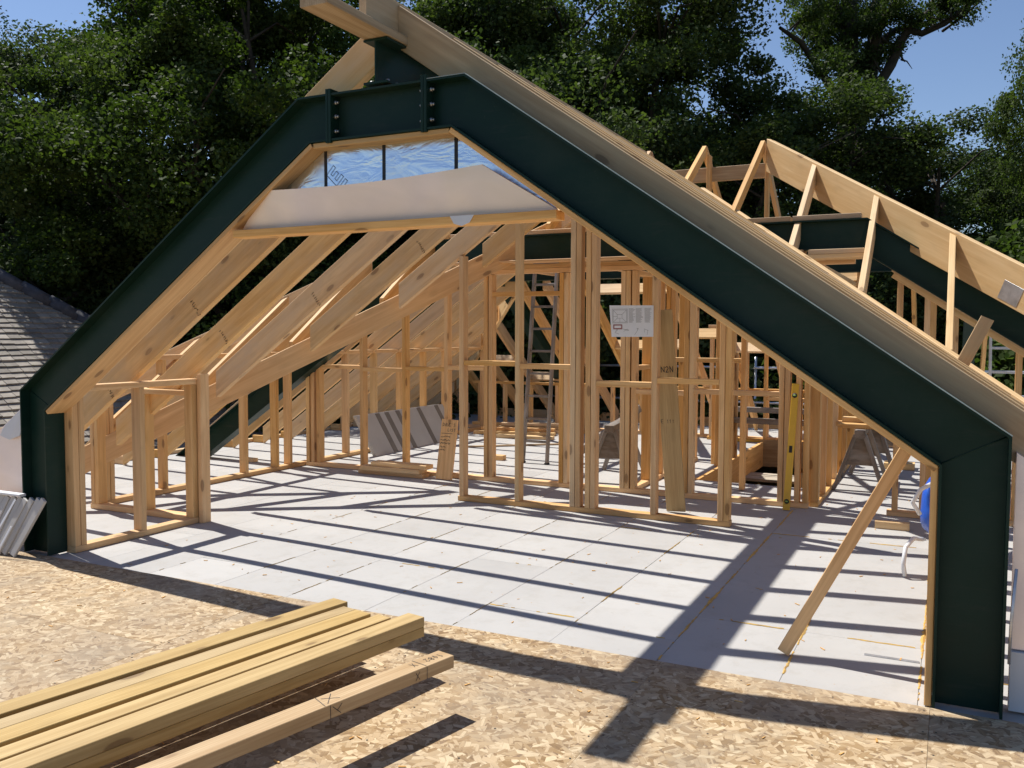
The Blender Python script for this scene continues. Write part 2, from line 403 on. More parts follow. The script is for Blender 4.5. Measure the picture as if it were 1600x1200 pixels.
# joist deck under the boards with the stair opening left out
HX0, HX1, HY0, HY1 = .42, 1.55, 5.2, 8.75
for (x0, x1, y0, y1) in ((-6.45, HX0-.05, .0, 10.7), (HX1+.05, 6.45, .0, 10.7), (HX0-.05, HX1+.05, .0, HY0-.05), (HX0-.05, HX1+.05, HY1+.05, 10.7)):
    box('joist_deck', x0, x1, y0, y1, -.25, -.030, 'timber', fl)
PX = [1.0+.556*k for k in range(-13, 10)]
def clip_hole(x0, x1, y0, y1):
    if x1 <= HX0 or x0 >= HX1 or y1 <= HY0 or y0 >= HY1: return [(x0, x1, y0, y1)]
    out = []
    if y0 < HY0: out.append((x0, x1, y0, HY0))
    if y1 > HY1: out.append((x0, x1, HY1, y1))
    ya, yb = max(y0, HY0), min(y1, HY1)
    if x0 < HX0: out.append((x0, HX0, ya, yb))
    if x1 > HX1: out.append((HX1, x1, ya, yb))
    return out
seams = []
for i in range(len(PX)-1):
    x0, x1 = PX[i], PX[i+1]
    if x0 > 6.4 or x1 < -6.45: continue
    st = {0: .43, 1: .33, 2: .75, 3: 1.55}[i % 4] if i >= 12 else [.47, 1.6, .95, 1.3][i % 4]
    if abs(x0-2.112) < .01: st = .75
    ys = [0.0]+[st+2.24*k for k in range(5) if st+2.24*k < 10.4]+[10.7]
    for y0, y1 in zip(ys[:-1], ys[1:]):
        for (a, b, c, d) in clip_hole(max(x0, -6.44), min(x1, 6.44), y0, y1):
            box('floor_panel', a+.0008, b-.0008, c+.0008, d-.0008, -.028, rnd.uniform(-.0012, .0), 'floor_board', fl, c=.0015)
        if y0 > 0 and -1.2 < x0 < 2.8 and y0 < 3: seams.append(((x0+.01, y0), (x1-.01, y0), .5))
for x in PX:
    if x in (PX[0],): continue
    if -1.8 < x < 3.0: seams.append(((x, .03), (x, 4.0), 1.0 if x > 1.2 else (.6 if x > .5 else .12)))
def seam(a, b, amt, sd):
    r = random.Random(sd); a = Vector((*a, 0)); b = Vector((*b, 0)); d = b-a; L = d.length; d /= L; p = Vector((-d.y, d.x, 0))
    n = int(L/.022); V = []; F = []
    ph = r.uniform(0, 9); run = False
    for i in range(n):
        s = i*L/n
        k = .5+.5*math.sin(s*3.1+ph)*math.sin(s*7.7+ph*2)+r.uniform(-.3, .3)
        hw = max(0, (k-.28))*.010*amt + (.003 if amt > .8 else .0012)
        if k < (.12 if amt > .9 else .45) : run = False; continue
        off = r.uniform(-.003, .003); h = .0035+.006*max(0, k-.4)*amt
        q = a+d*s+p*off; bidx = len(V)
        V += [q-p*hw+Vector((0, 0, .0008)), q+Vector((0, 0, h)), q+p*hw+Vector((0, 0, .0008))]
        if run: F += [(bidx-3, bidx, bidx+1, bidx-2), (bidx-2, bidx+1, bidx+2, bidx-1)]
        run = True
    return mesh('joint_seam', V, F, 'foam_seam', fl)
for i, (a, b, amt) in enumerate(seams): seam(a, b, amt, i+3)

# front deck of boards laid in staggered sheets
dk = bpy.data.objects.new('osb_deck', None); struct(link(dk))
ox = [1.585+1.13*k for k in range(-10, 5)]
for i in range(len(ox)-1):
    cut = [-1.25, -.45, -1.9, -.9][i % 4] if ox[i] < 1.5 else -3.1
    ys = [-.001, cut, cut-2.26, cut-4.52, -6.75]
    for y1, y0 in zip(ys[:-1], ys[1:]):
        if y0 < -6.75: y0 = -6.75
        if y1-y0 < .05: continue
        zt_ = .008+rnd.uniform(-.0006, .0006)
        beam('osb_board', (ox[i]+.0007, (y0+y1)/2, (zt_-.010)/2), (ox[i+1]-.0007, (y0+y1)/2, (zt_-.010)/2), y1-y0-.0014, zt_+.010, 'osb_sheet', dk, c=.002)
V = []; F = []; rsd = random.Random(77)
for x in ox:
    for dx in (-.02, .02, .38, .76):
        y = -.06
        while y > -3.2:
            cx, cy = x+dx+rsd.uniform(-.006, .006), y+rsd.uniform(-.02, .02); b0 = len(V)
            for q in range(6): V.append((cx+.0045*math.cos(q*PI/3), cy+.0045*math.sin(q*PI/3), .0092))
            F.append(tuple(range(b0, b0+6))); y -= .2 if abs(dx) < .1 else .3
sh = mesh('screw_heads', V, F, 'dark_rubber', dk); sh['kind'] = 'stuff'
box('deck_joists', -9.6, 6.2, -6.75, -.02, -.25, -.0115, 'timber', dk)

# ------------------------------------------------------------------ steel portal frames
def offset_poly(P, d):
    """P: open polyline of (x,z); offset to the right-hand side (inwards for a clockwise arch)"""
    out = []
    n = len(P)
    def nrm(i):
        a, b = P[i], P[i+1]; dx, dz = b[0]-a[0], b[1]-a[1]; L = math.hypot(dx, dz); return (dz/L, -dx/L)
    for i in range(n):
        if i == 0: m = nrm(0); out.append((P[0][0]+m[0]*d, P[0][1]+m[1]*d)); continue
        if i == n-1: m = nrm(n-2); out.append((P[-1][0]+m[0]*d, P[-1][1]+m[1]*d)); continue
        a, b = nrm(i-1), nrm(i); s = (a[0]+b[0], a[1]+b[1]); q = 2*d/(s[0]**2+s[1]**2); out.append((P[i][0]+s[0]*q, P[i][1]+s[1]*q))
    return out
def portal(root, P, names, y0, D=.254, B=.146, ft=.011, wt=.008, clampz=None):
    O = P; O1 = offset_poly(P, ft); I1 = offset_poly(P, D-ft); I = offset_poly(P, D)
    def fix(Q):
        Q = list(Q)
        if clampz is not None:
            for e, k in ((0, 1), (-1, -2)):
                a, b = Q[e], Q[k]; s = (clampz-a[1])/(b[1]-a[1]) if b[1] != a[1] else 0; Q[e] = (a[0]+(b[0]-a[0])*s, clampz)
        return Q
    O, O1, I1, I = map(fix, (O, O1, I1, I))
    ym = y0+B/2
    for i, nm in enumerate(names):
        def quad(A, Bq, y): return [(A[i][0], y, A[i][1]), (A[i+1][0], y, A[i+1][1]), (Bq[i+1][0], y, Bq[i+1][1]), (Bq[i][0], y, Bq[i][1])]
        multi(nm, [(quad(O, O1, y0), (0, B, 0)), (quad(I1, I, y0), (0, B, 0)), (quad(O1, I1, ym-wt/2), (0, wt, 0))], 'green_steel', root, (O[i][0], y0, O[i][1]))
A_, B_, H1, H2 = 2.975, .530, 1.135, 2.83
pf = thing('steel_portal_frame', 'large dark green steel portal frame across the front with bolted apex', 'steel frame', (0, .07, 0))
PF = [(-A_, .008), (-A_, H1), (-B_, H2), (-.318, H2), (.291, H2), (B_, H2), (A_, H1), (A_, .008)]
# the arch runs clockwise seen from the front: left foot, up, over, down
names = ['post', 'rafter_beam', 'apex_stub', 'apex_beam', 'apex_stub', 'rafter_beam', 'post']
portal(pf, PF, names, 0.0)
for s in (-1, 1):
    x0, x1 = (-A_-.03, -A_+.29) if s < 0 else (A_-.29, A_+.03)
for xs in (-.318, .291):
    for dx in (-.018, .0005):
        pl = box('end_plate', xs+dx, xs+dx+.0175, -.006, .152, 2.565, 2.853, 'green_steel', pf)
        for zz in (2.63, 2.71, 2.785):
            for yy in (.035, .112):
                px = xs+dx-(.012 if dx < 0 else -.0175)
                tube('bolt', [(px, yy, zz), (px+.012, yy, zz)], .013, 'bolt', pl, 6)
                px2 = px+(-.012 if dx < 0 else .012)
                tube('bolt', [(px2, yy, zz), (px2+.012, yy, zz)], .008, 'bolt', pl, 8)
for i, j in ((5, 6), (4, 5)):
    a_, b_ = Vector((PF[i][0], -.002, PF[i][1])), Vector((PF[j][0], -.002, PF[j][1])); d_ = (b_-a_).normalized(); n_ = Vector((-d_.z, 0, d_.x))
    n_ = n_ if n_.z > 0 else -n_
    prism('flange_edge', [a_+n_*.0005, b_+n_*.0005, b_+n_*.0035, a_+n_*.0035], (0, .03, 0), 'pale_edge', pf)  # thin pale strip along the top flange of right rafter and stub
for a_, b_ in ((PF[1], offset_poly(PF, .2555)[1]), (PF[6], offset_poly(PF, .2555)[6])):
    tube('weld_bead', [(a_[0]+(b_[0]-a_[0])*f, .0683, a_[1]+(b_[1]-a_[1])*f) for f in (.05, .3, .6, .95)], .003, 'green_steel', pf, 6)
# timber lining under the frame's inner flanges
I_ = offset_poly(PF, .2555); J_ = offset_poly(PF, .2555+.030)
def lin(i, j, name='timber_lining', y0=.004, y1=.150, mat='timber', e0=0, e1=0):
    a, b = I_[i], I_[j]; c, d = J_[j], J_[i]
    def lp(p, q, s): return (p[0]+(q[0]-p[0])*s, p[1]+(q[1]-p[1])*s)
    a2, d2 = lp(a, b, e0), lp(d, c, e0); b2, c2 = lp(b, a, e1), lp(c, d, e1)
    return prism(name, [(p[0], y0, p[1]) for p in (a2, b2, c2, d2)], (0, y1-y0, 0), mat, pf)
def lining_beam(i, j, th=.028, y0=.006, y1=.165, e0=.0, e1=.0):
    a = Vector((I_[i][0], (y0+y1)/2, I_[i][1])); b = Vector((I_[j][0], (y0+y1)/2, I_[j][1])); d = b-a
    n = Vector((d.z, 0, -d.x)).normalized()
    return beam('timber_lining', a+d*e0+n*th/2, b-d*e1+n*th/2, y1-y0, th, 'timber', pf, up=n)
lining_beam(1, 2, e0=.0, e1=.0); lining_beam(5, 6, e0=.0, e1=-.0); lb_ = lining_beam(2, 5, e0=.02, e1=.02, y0=.012); lb_.data.materials[0] = MATS['timber_weathered_shaded']  # apex piece gets the darker wood to stand in for its shade
lining_beam(6, 7, y0=.012)

def i_beam_y(root, name, x, z0, z1, y0, y1, B=.15, ft=.011, wt=.008):
    D = (0, y1-y0, 0)
    def q(a, b, c, d): return [(a, y0, c), (b, y0, c), (b, y0, d), (a, y0, d)]
    return multi(name, [(q(x-B/2, x+B/2, z0, z0+ft), D), (q(x-B/2, x+B/2, z1-ft, z1), D), (q(x-wt/2, x+wt/2, z0+ft, z1-ft), D)], 'green_steel', root, (x, y0, z0))
rb = thing('steel_ridge_beam', 'dark green steel ridge beam resting on the apex of the front frame', 'steel beam', (0, 0, 2.84))
i_beam_y(rb, 'beam', .0, 2.842, 3.075, -.012, 4.6)
for yy in (.03, .115):
    for xx in (-.05, .05): tube('bolt', [(xx, yy, 2.853), (xx, yy, 2.868)], .012, 'bolt', rb, 6)
P2 = [(-5.85, .0), (-2.10, 2.50), (2.10, 2.50), (5.85, .0)]
f2 = thing('steel_portal_frame', 'wide green steel frame in mid-building under the small ridge triangles', 'steel frame', (0, 4.07, 0))
portal(f2, P2, ['rafter_beam', 'apex_beam', 'rafter_beam'], 4.0, D=.25, clampz=.003)
for x0, x1, m in ((.62, 1.48, 'timber_brown'), (1.50, 2.05, 'timber_brown'), (-1.9, .60, 'timber')): box('timber_plate', x0, x1, 4.01, 4.13, 2.502, 2.545, m, f2)
for x0, x1, y0_, y1_, z_ in ((-1.85, .2, 3.90, 4.10, 2.228), (.22, 1.60, 3.92, 4.16, 2.228)): box('packing_board', x0, x1, y0_, y1_, z_, z_+.02, 'timber', f2)
f3 = thing('steel_beam', 'farthest green steel beam, crossing behind the ladder top under the ridge triangles', 'steel beam', (0, 7.07, 2.25))
multi('beam', [([(-3.05, 7.0, z0), (-3.05, 7.146, z0), (-3.05, 7.146, z1), (-3.05, 7.0, z1)], (6.1, 0, 0)) for z0, z1 in ((2.25, 2.261), (2.489, 2.50))]+[([(-3.05, 7.069, 2.261), (-3.05, 7.077, 2.261), (-3.05, 7.077, 2.489), (-3.05, 7.069, 2.489)], (6.1, 0, 0))], 'green_steel', f3, (-3.05, 7.0, 2.25))
box('timber_plate', -1.9, 2.05, 7.01, 7.13, 2.502, 2.545, 'timber', f3)
def raking_steel(x, lab):
    r = thing('raking_steel_leg', lab, 'steel beam', (x, 10.35, 0))
    a = Vector((x, 7.16, 2.22)); b = Vector((x, 10.42, .0)); d = (b-a); n = Vector((0, d.z, -d.y)).normalized(); n = -n if n.z < 0 else n
    X = Vector((1, 0, 0))
    def q(u0, u1, v0, v1): return [a+X*u0+n*v0, a+X*u1+n*v0, a+X*u1+n*v1, a+X*u0+n*v1]
    multi('leg', [(q(-.07, .07, 0, .011), d), (q(-.07, .07, .239, .25), d), (q(-.004, .004, .011, .239), d)], 'green_steel', r, a)
raking_steel(-2.95, 'sloping green steel leg running down the far roof, seen behind the ladder')
raking_steel(2.95, 'sloping green steel leg on the right half of the far roof')

# ------------------------------------------------------------------ roof timbers
RW, RD = .045, .190
CB, DV = 3.088, .190*math.sqrt(1+T*T)                  # bottom plane of the front wing: z = CB - T|x|
TOPF = .43                                             # front slope of the rear part: z_top = T (y - TOPF)
HALF = 6.12                                            # side slopes of the rear part: z_top = T (HALF - |x|)
YR = 5.55; YB = 10.67
for s, lab in ((-1, 'row of wide rafters on the left slope, seen from below through the front frame'), (1, 'row of rafters on the right slope just behind the front frame, stacked in view')):
    rt = thing('roof_slope', lab, 'roof framing', (s*2.4, 2.0, 0), None)
    for k in range(8):
        y = .20+.58*k
        xe = min(4.42, 5.21-y-.20)
        if s < 0 and k == 0: xe = 2.93
        mt = 'timber_weathered_shaded' if (s > 0 and k == 0) else ('timber_pale' if s > 0 else 'timber_rafter')
        rafter('rafter', (s*.0235, y, CB-T*.0235), (s*xe, y, CB-T*xe), .058, RD, mt, rt)
rs_ = random.Random(31)
def stamp(root, p, ux, uy, n=7, h=.035):
    ln_ = []
    for i in range(n):
        x = i*h*.55
        ln_.append([(x+rs_.uniform(0, h*.4), rs_.uniform(0, h)) for _ in range(4)])
    strokes('grade_stamp', p, ux, uy, ln_, .004, 'stamp_ink', root, .0008)
lroot = [o for o in col.objects if o.name.startswith('roof_slope') and 'left slope, seen' in o.get('label', '')][0]
for k, xs_ in ((1, 2.15), (1, 3.05), (2, 1.25), (2, 2.45), (3, .9), (3, 2.0), (4, .75), (4, 1.35), (5, .8)):
    y = .20+.58*k-.029-.0006; dr_ = Vector((-1, 0, -T)).normalized(); up_ = Vector((T, 0, -1)).normalized()
    stamp(lroot, Vector((-xs_, y, CB-T*xs_+.15)), up_, -dr_)
rg = thing('ridge_board', 'upright brown ridge board running back above the steel ridge beam', 'timber board', (0, 0, 3.1))
box('board', -.022, .022, -.12, 4.55, 3.128, 3.318, 'timber_weathered_shaded', rg)
pk = thing('ridge_plank', 'flat orange-brown plank sticking out forwards over the top of the front frame', 'plank', (0, -.4, 3.08))
box('plank', -.075, .085, -.52, 4.5, 3.078, 3.124, 'timber_brown', pk)
for s, lab in ((-1, 'long valley rafter rising diagonally across the left slope to the apex'), (1, 'pale valley board lying down the right slope behind the rafters')):
    vr = thing('valley_rafter', lab, 'roof timber', (s*4.3, .75, 0))
    q0, q1 = 4.30, .55
    zb = (CB-.04) if s < 0 else (CB+.02)
    off = 5.21
    rafter('valley_timber', (s*q0, off-q0, zb-T*q0), (s*q1, off-q1, zb-T*q1), .047, .215 if s < 0 else .20, 'timber' if s < 0 else 'timber_pale', vr)
# rear hip roof
def zb_left(x): return T*(HALF-abs(x))-DV
rt = thing('roof_slope', 'close-set rafters of the far left slope coming down to the floor', 'roof framing', (-5.6, 6, 0))
xf = HALF-DV/T
for k in range(18):
    y = .85+.58*k
    if 3.9 < y < 4.25 or 6.9 < y < 7.2: y += .24
    xh = HALF-(y-TOPF) if y < YR else HALF-(YB-y)
    xh = max(xh, 2.2 if 3.6 < y < 7.4 else 1.05)+.05
    if y > 10.0 or xf-xh < .5: continue
    rafter('rafter', (-xf+.03, y, .004), (-xh, y, zb_left(xh)-.0), RW, RD, 'timber_rafter', rt)
    box('foot_block', -xf-.20, -xf-.02, y+.024, y+.07, .002, .10, 'timber', rt)
box('sole_plate', -xf-.30, -xf-.21, .6, 10.3, .001, .046, 'timber_pale', rt)
rt = thing('roof_slope', 'rafters of the far slope descending to the right, dark trees behind', 'roof framing', (0, 10.2, 0))
for k in range(15):
    x = -5.2+.58*k
    if abs(abs(x)-2.95) < .15: x += .2
    if x > 3.2: break
    yh = YB-(HALF-abs(x)) if abs(x) > 3.2 else 7.2
    yh = max(yh, 7.2)+.05
    yfoot = YB-DV/T-.03
    rafter('rafter', (x, yfoot, .004), (x, yh, T*(YB-yh)-DV), RW, RD, 'timber', rt)
for x0, x1, yc in ((-1.70, -1.16, 7.42), (-1.12, -.58, 7.42), (-1.70, -1.16, 8.52), (-1.12, -.58, 8.50), (-.54, 0, 8.28), (.04, .58, 8.56), (.62, 1.16, 8.56), (1.2, 1.74, 7.3), (-4.02, -3.5, 8.9), (-3.4, -2.75, 9.3)):
    xs_ = [-5.2+.58*k+(.2 if abs(abs(-5.2+.58*k)-2.95) < .15 else 0) for k in range(15)]
    lo = max([q for q in xs_ if q <= x0+.3], default=x0); hi = min([q for q in xs_ if q > lo+.1], default=x1)
    zc3 = T*(YB-yc)-.12
    beam('nogging', (lo+.024, yc, zc3), (hi-.024, yc, zc3), .045, .15, 'timber_pale', rt, up=(0, T, 1))
for s, lab in ((-1, 'short jack rafters between the valley and the front left hip'), (1, 'jack rafters hanging from the long hip board at upper right')):
    rt = thing('roof_slope', lab, 'roof framing', (s*3, 2.6, 0))
    for k in range(8):
        x = (.94+.60*k)
        if k == 0: continue
        yv = max(5.21-x+.05, TOPF+.42); yh = HALF+TOPF-x-.03
        if yh-yv < .3 or x > (5.3 if s < 0 else 5.6): continue
        if s > 0 and k == 0: continue
        if s < 0 and x < 1.9: continue
        if s > 0: yv -= .02
        rd = .15
        dv = rd*math.sqrt(1+T*T)
        # drop below the hip's top edge
        rafter('rafter', (s*x, yv, max(.004, T*(yv-TOPF)-dv)), (s*x, yh, T*(yh-TOPF)-dv), RW, rd, 'timber_pale' if s > 0 else 'timber', rt)
for sx, sy, lab in ((1, -1, 'deep pale hip board running down to the right from the small ridge triangles'), (-1, -1, 'hip rafter rising from the front left corner of the rear roof'), (-1, 1, 'sunlit hip rafter at the far left corner of the rear roof')):
    hp = thing('hip_rafter', lab, 'roof timber', (sx*5.5, YR+sy*4.5, 0))
    d0 = 1.0; L = (4.75 if sx < 0 else 4.6)
    dep = .30 if sx > 0 else .22
    zt = 3.56
    dvz = dep*math.sqrt(1+T*T/2)
    s1 = 1.75 if (sx < 0) else 0.03
    a = Vector((sx*(d0-.02+s1), YR+sy*s1, zt-T*s1-dvz)); b = Vector((sx*(d0-.02+L), YR+sy*L, max(zt-T*L-dvz, .004)))
    rafter('hip_timber', b, a, .047, dep, 'timber_pale', hp)
    if sx > 0:
        o2 = Vector((.033, .033, -.012)); rafter('hip_timber', b+o2, a+o2, .045, dep, 'timber_pale', hp)
        pc = Vector((3.20, 3.33, 1.90)); uh = (b-a).normalized(); nn = Vector((-1, -1, 0)).normalized()
        pc = a+uh*((pc-a).dot(uh))+Vector((0, 0, .10))+nn*.0245
        beam('connector_plate', pc-uh*.09, pc+uh*.09, .14, .003, 'galv', hp, up=nn)
# small triangles along the rear ridge
for k, x in enumerate((-.85, -.27, .34, .95)):
    tr = thing('ridge_triangle', ['leftmost timber ridge triangle, hidden behind the front roof', 'small ridge triangle just showing its tip above the right slope', 'middle timber ridge triangle standing on the rear steel beams', 'tallest-looking timber ridge triangle at the top of the hip board'][k], 'roof timber', (x, YR, 2.545), 'ridge triangles on the rear beams')
    rd = .095; dv = rd*math.sqrt(1+T*T)
    for s, ye in ((-1, 4.12), (1, 6.99)):
        yt = YR+s*.024
        zt = T*(YR-TOPF)
        rafter('rafter', (x, ye, zt-T*abs(ye-YR)-dv+.06), (x, yt, zt-T*.024-dv), RW, rd, 'timber', tr)
    if k != 3 or True: box('upright', x+.026, x+.064, YR-.02, YR+.07, 2.4, zt-.12, 'timber', tr)
tb = thing('ridge_rail', 'horizontal brown timber tying the small ridge triangles together', 'timber board', (0, YR, 3.2))
box('rail', -1.2, .96, YR+.09, YR+.135, 3.17, 3.32, 'timber_brown', tb)
cj = thing('ceiling_ties', 'timber ties spanning between the two rear steel beams above the ladder', 'timber joists', (-1.5, 5.5, 2.3))
for x in (-2.05, -.95): box('tie', x, x+.045, 4.15, 6.98, 2.30, 2.42, 'timber', cj)
box('cross_tie', -2.00, -.955, 5.90, 5.945, 2.30, 2.42, 'timber', cj)

# ------------------------------------------------------------------ stud walls
SW, SDP = .045, .095
def wall_x(label, y, x0, x1, studs, top, nog=(), top_plates=(), mat='timber'):
    wl = thing('stud_wall', label, 'stud wall', ((x0+x1)/2, y+SDP/2, 0))
    box('bottom_plate', x0, x1, y, y+SDP, .001, .046, mat, wl)
    for x in studs:
        z = top(x) if callable(top) else top
        m = mat if rnd.random() > .25 else 'timber_pale'
        o = box('stud', x-SW/2, x+SW/2, y+.0015, y+SDP-.0015, .047, z, m, wl)
    for (a, b, z) in nog: box('nogging', a, b, y+.004, y+SDP-.004, z-SW/2, z+SW/2, mat, wl)
    for (a, b, z0, z1) in top_plates: box('top_plate', a, b, y, y+SDP, z0, z1, mat, wl)
    return wl
def wall_y(label, x, y0, y1, studs, top, nog=(), top_plates=(), mat='timber'):
    wl = thing('stud_wall', label, 'stud wall', (x+SDP/2, (y0+y1)/2, 0))
    box('bottom_plate', x, x+SDP, y0, y1, .001, .046, mat, wl)
    for y in studs:
        z = top(y) if callable(top) else top
        m = mat if rnd.random() > .25 else 'timber_pale'
        box('stud', x+.0015, x+SDP-.0015, y-SW/2, y+SW/2, .047, z, m, wl)
    for (a, b, z) in nog: box('nogging', x+.004, x+SDP-.004, a, b, z-SW/2, z+SW/2, mat, wl)
    for (a, b, z0, z1) in top_plates: box('top_plate', x, x+SDP, a, b, z0, z1, mat, wl)
    return wl
# A: low wall behind the left post
wa = wall_y('low stud wall running back from the left post of the front frame', -2.738, .150, 1.36, [.174, .222, .74, 1.335], 1.118, (), [(.25, 1.285, 1.12, 1.163)])
box('stud', -2.733, -2.648, 1.225, 1.305, .047, 1.118, 'timber', wa); box('stud', -2.641, -2.596, 1.27, 1.36, .001, 1.20, 'timber', wa)
# A2: return of it
wall_x('short low wall returning left from the end of the low left wall', 1.275, -3.92, -2.745, [-3.89, -3.84, -3.31, -3.255], 1.02, (), [(-3.92, -2.745, 1.021, 1.064)])
# B: left knee wall
def topB(y): return 1.272
wall_y('long knee wall under the left rafters with a level top plate', -4.0, 1.40, 8.6, [1.45, 1.5, 2.10, 3.18, 3.66, 3.88, 4.35, 4.95, 5.55, 6.15, 6.75, 7.35, 7.95, 8.55], topB, (), [(1.4, 8.6, 1.274, 1.318)])
# C: cross wall in the middle
def topC(x):
    if x < -1.9: return min(2.13, zb_left(x)-.02+.14, 1.0*(.4+ (x+5.1)))if False else min(2.13, 1.715+(x+3.11)*.42)
    return 2.13
wall_x('cross wall in the middle of the room, behind the foremost partition', 4.12, -3.90, 1.66, [-3.87, -3.80, -3.72, -3.11, -2.55, -2.02, -1.545, -1.49, -.70, -.65, -.06, -.01, .05, .56, .61, 1.42, 1.47, 1.565, 1.635], topC,
       [(-3.70, -3.13, 1.15), (-3.09, -2.57, 1.13), (-2.53, -2.04, 1.15), (-1.47, -.72, 1.93), (-2.0, -1.57, 1.17), (.63, 1.40, 1.0), (.07, .54, .98)], [(-2.05, 2.0, 2.135, 2.18), (-1.95, 2.0, 2.182, 2.225)])
# D: foremost partition
def topD(x): return CB-T*abs(x)-.012
wd_ = wall_x('foremost tall partition standing across the room with a drawing pinned to it', 3.05, -1.26, 1.215, [-1.225, -.66, -.135, -.085, .005, .055, .585, 1.14, 1.188], topD,
       [(-1.20, -.685, 1.265), (-.635, -.16, 1.245), (.08, .56, 1.112), (.61, 1.115, 1.15)])
# E: right inner wall, G: stair side, R: right knee wall, F: raking wall
wall_y('row of studs running back from the right end of the cross wall', 1.64, 4.23, 8.3, [4.26, 4.31, 4.75, 5.2, 5.65, 6.1, 6.55, 7.4, 7.9], 2.1, (), [(4.23, 8.3, 2.10, 2.145)])
wall_y('short wall beside the stair opening behind the cross wall', -.05, 4.23, 6.6, [4.27, 4.7, 5.15, 5.6, 6.05, 6.55], 2.1, [(4.3, 4.68, 1.2), (5.2, 5.58, 1.2)], [(4.23, 6.6, 2.10, 2.145)])
wall_x('far wall beyond the stair opening', 8.82, -.4, 1.5, [-.35, .15, .42, .98, 1.45], 1.62, [(.45, .96, .62), (1.0, 1.43, .62), (-.3, .13, .62)], [(-.4, 1.5, 1.62, 1.665)])
wall_x('low knee wall along the far side under the far rafters', 9.05, -4.4, 2.4, [-4.3+.47*i for i in range(15)], .70, (), [(-4.4, 2.4, .702, .745)])
wr = wall_y('right knee wall running back from the right post of the front frame', 2.705, .20, 7.2, [.23, .9, 1.5, 2.1, 2.15, 2.75, 3.4, 4.0, 4.6, 5.2, 5.8], .965, (), [(.2, 7.2, .967, 1.01)])
wf = thing('stud_wall', 'raking stud wall under the right leg of the rear steel frame', 'stud wall', (3.2, 4.2, 0))
for x in (2.36, 2.57, 2.615, 2.78, 3.24, 3.75, 4.2):
    box('stud', x-SW/2, x+SW/2, 4.125, 4.215, .047, 2.50-.667*(x-2.10)-.345, 'timber', wf)
box('bottom_plate', 2.3, 5.0, 4.12, 4.215, .001, .046, 'timber', wf)
for dz in (0, .05): beam('top_plate', (2.30, 4.167, 2.175+dz-.04-.667*.16), (5.0, 4.167, 2.175+dz-.04-.667*2.86), .095, .042, 'timber_pale', wf)
wg = thing('stud_wall', 'doubled posts beside the stair opening, right of the drawing', 'stud wall', (.4, 5.2, 0))
for x, y, z in ((.14, 4.95, 2.1), (.19, 4.95, 2.1), (.36, 6.2, 1.9), (.36, 6.95, 1.9), (.36, 7.0, 1.9), (.95, 4.75, 2.1)): box('stud', x-SW/2, x+SW/2, y, y+SDP, .013, z, 'timber', wg)
box('top_plate', .10, 1.2, 4.96, 5.04, 2.105, 2.15, 'timber', wg); box('nogging', .21, .93, 4.76, 4.85, 1.25, 1.295, 'timber_pale', wg)
hd = thing('timber_header', 'stacked pale timber plates under the right end of the rear steel beam', 'timber stack', (1.85, 4.05, 2.1))
for i in range(2): box('plate', 1.62+.03*i, 2.12-.03*i, 3.90, 4.10, 2.165+.04*i, 2.203+.04*i, 'timber_pale', hd)

# ------------------------------------------------------------------ stair opening
sw = thing('stair_opening', 'rectangular stair opening in the floor lined with timber trimmers', 'stair opening', (1, 6.6, -.25))
box('trimmer', HX0-.045, HX0, HY0, HY1, -.33, .012, 'timber', sw); box('trimmer', HX1, HX1+.045, HY0, HY1, -.33, .012, 'timber', sw)
box('trimmer', HX0-.045, HX1+.045, HY1, HY1+.045, -.33, .045, 'timber_brown', sw); box('trimmer', HX0-.045, HX1+.045, HY0-.045, HY0, -.33, -.003, 'timber', sw)
for i, y in enumerate((7.42, 7.70)):
    p_ = tag(box('scaffold_plank', HX0-.0, HX1+.0, y, y+.24, -.335, -.297, 'plank_grey', None), ['nearer grey plank laid across the stair opening', 'farther grey plank laid across the stair opening'][i], 'plank', 'planks in the stair opening')
tag(box('grey_insulation_sheet', .9, 1.5, 5.35, 5.6, -1.0, -.96, 'foam_white', None), 'pale grey sheet seen low down inside the stair opening', 'sheet')
gr = thing('guard_rail', 'two horizontal timber rails guarding the stair opening', 'guard rail', (1.0, 7.6, 0))
for y, z, m in ((7.9, .50, 'timber_grey'), (7.0, .44, 'timber_grey')): box('rail', .1, 1.63, y, y+.045, z, z+.07, m, gr)
for x in (.30, .38):
    box('post', x-.05, x+.03, 6.4+(x-.3)*8, 6.46+(x-.3)*8, .0, .95 if x < .35 else 1.3, 'timber', gr)
tag(beam('upright_offcut', (1.42, 5.6, -.31), (1.39, 5.45, .10), .045, .07, 'timber_grey'), 'short grey upright offcut standing in the stair opening', 'offcut')

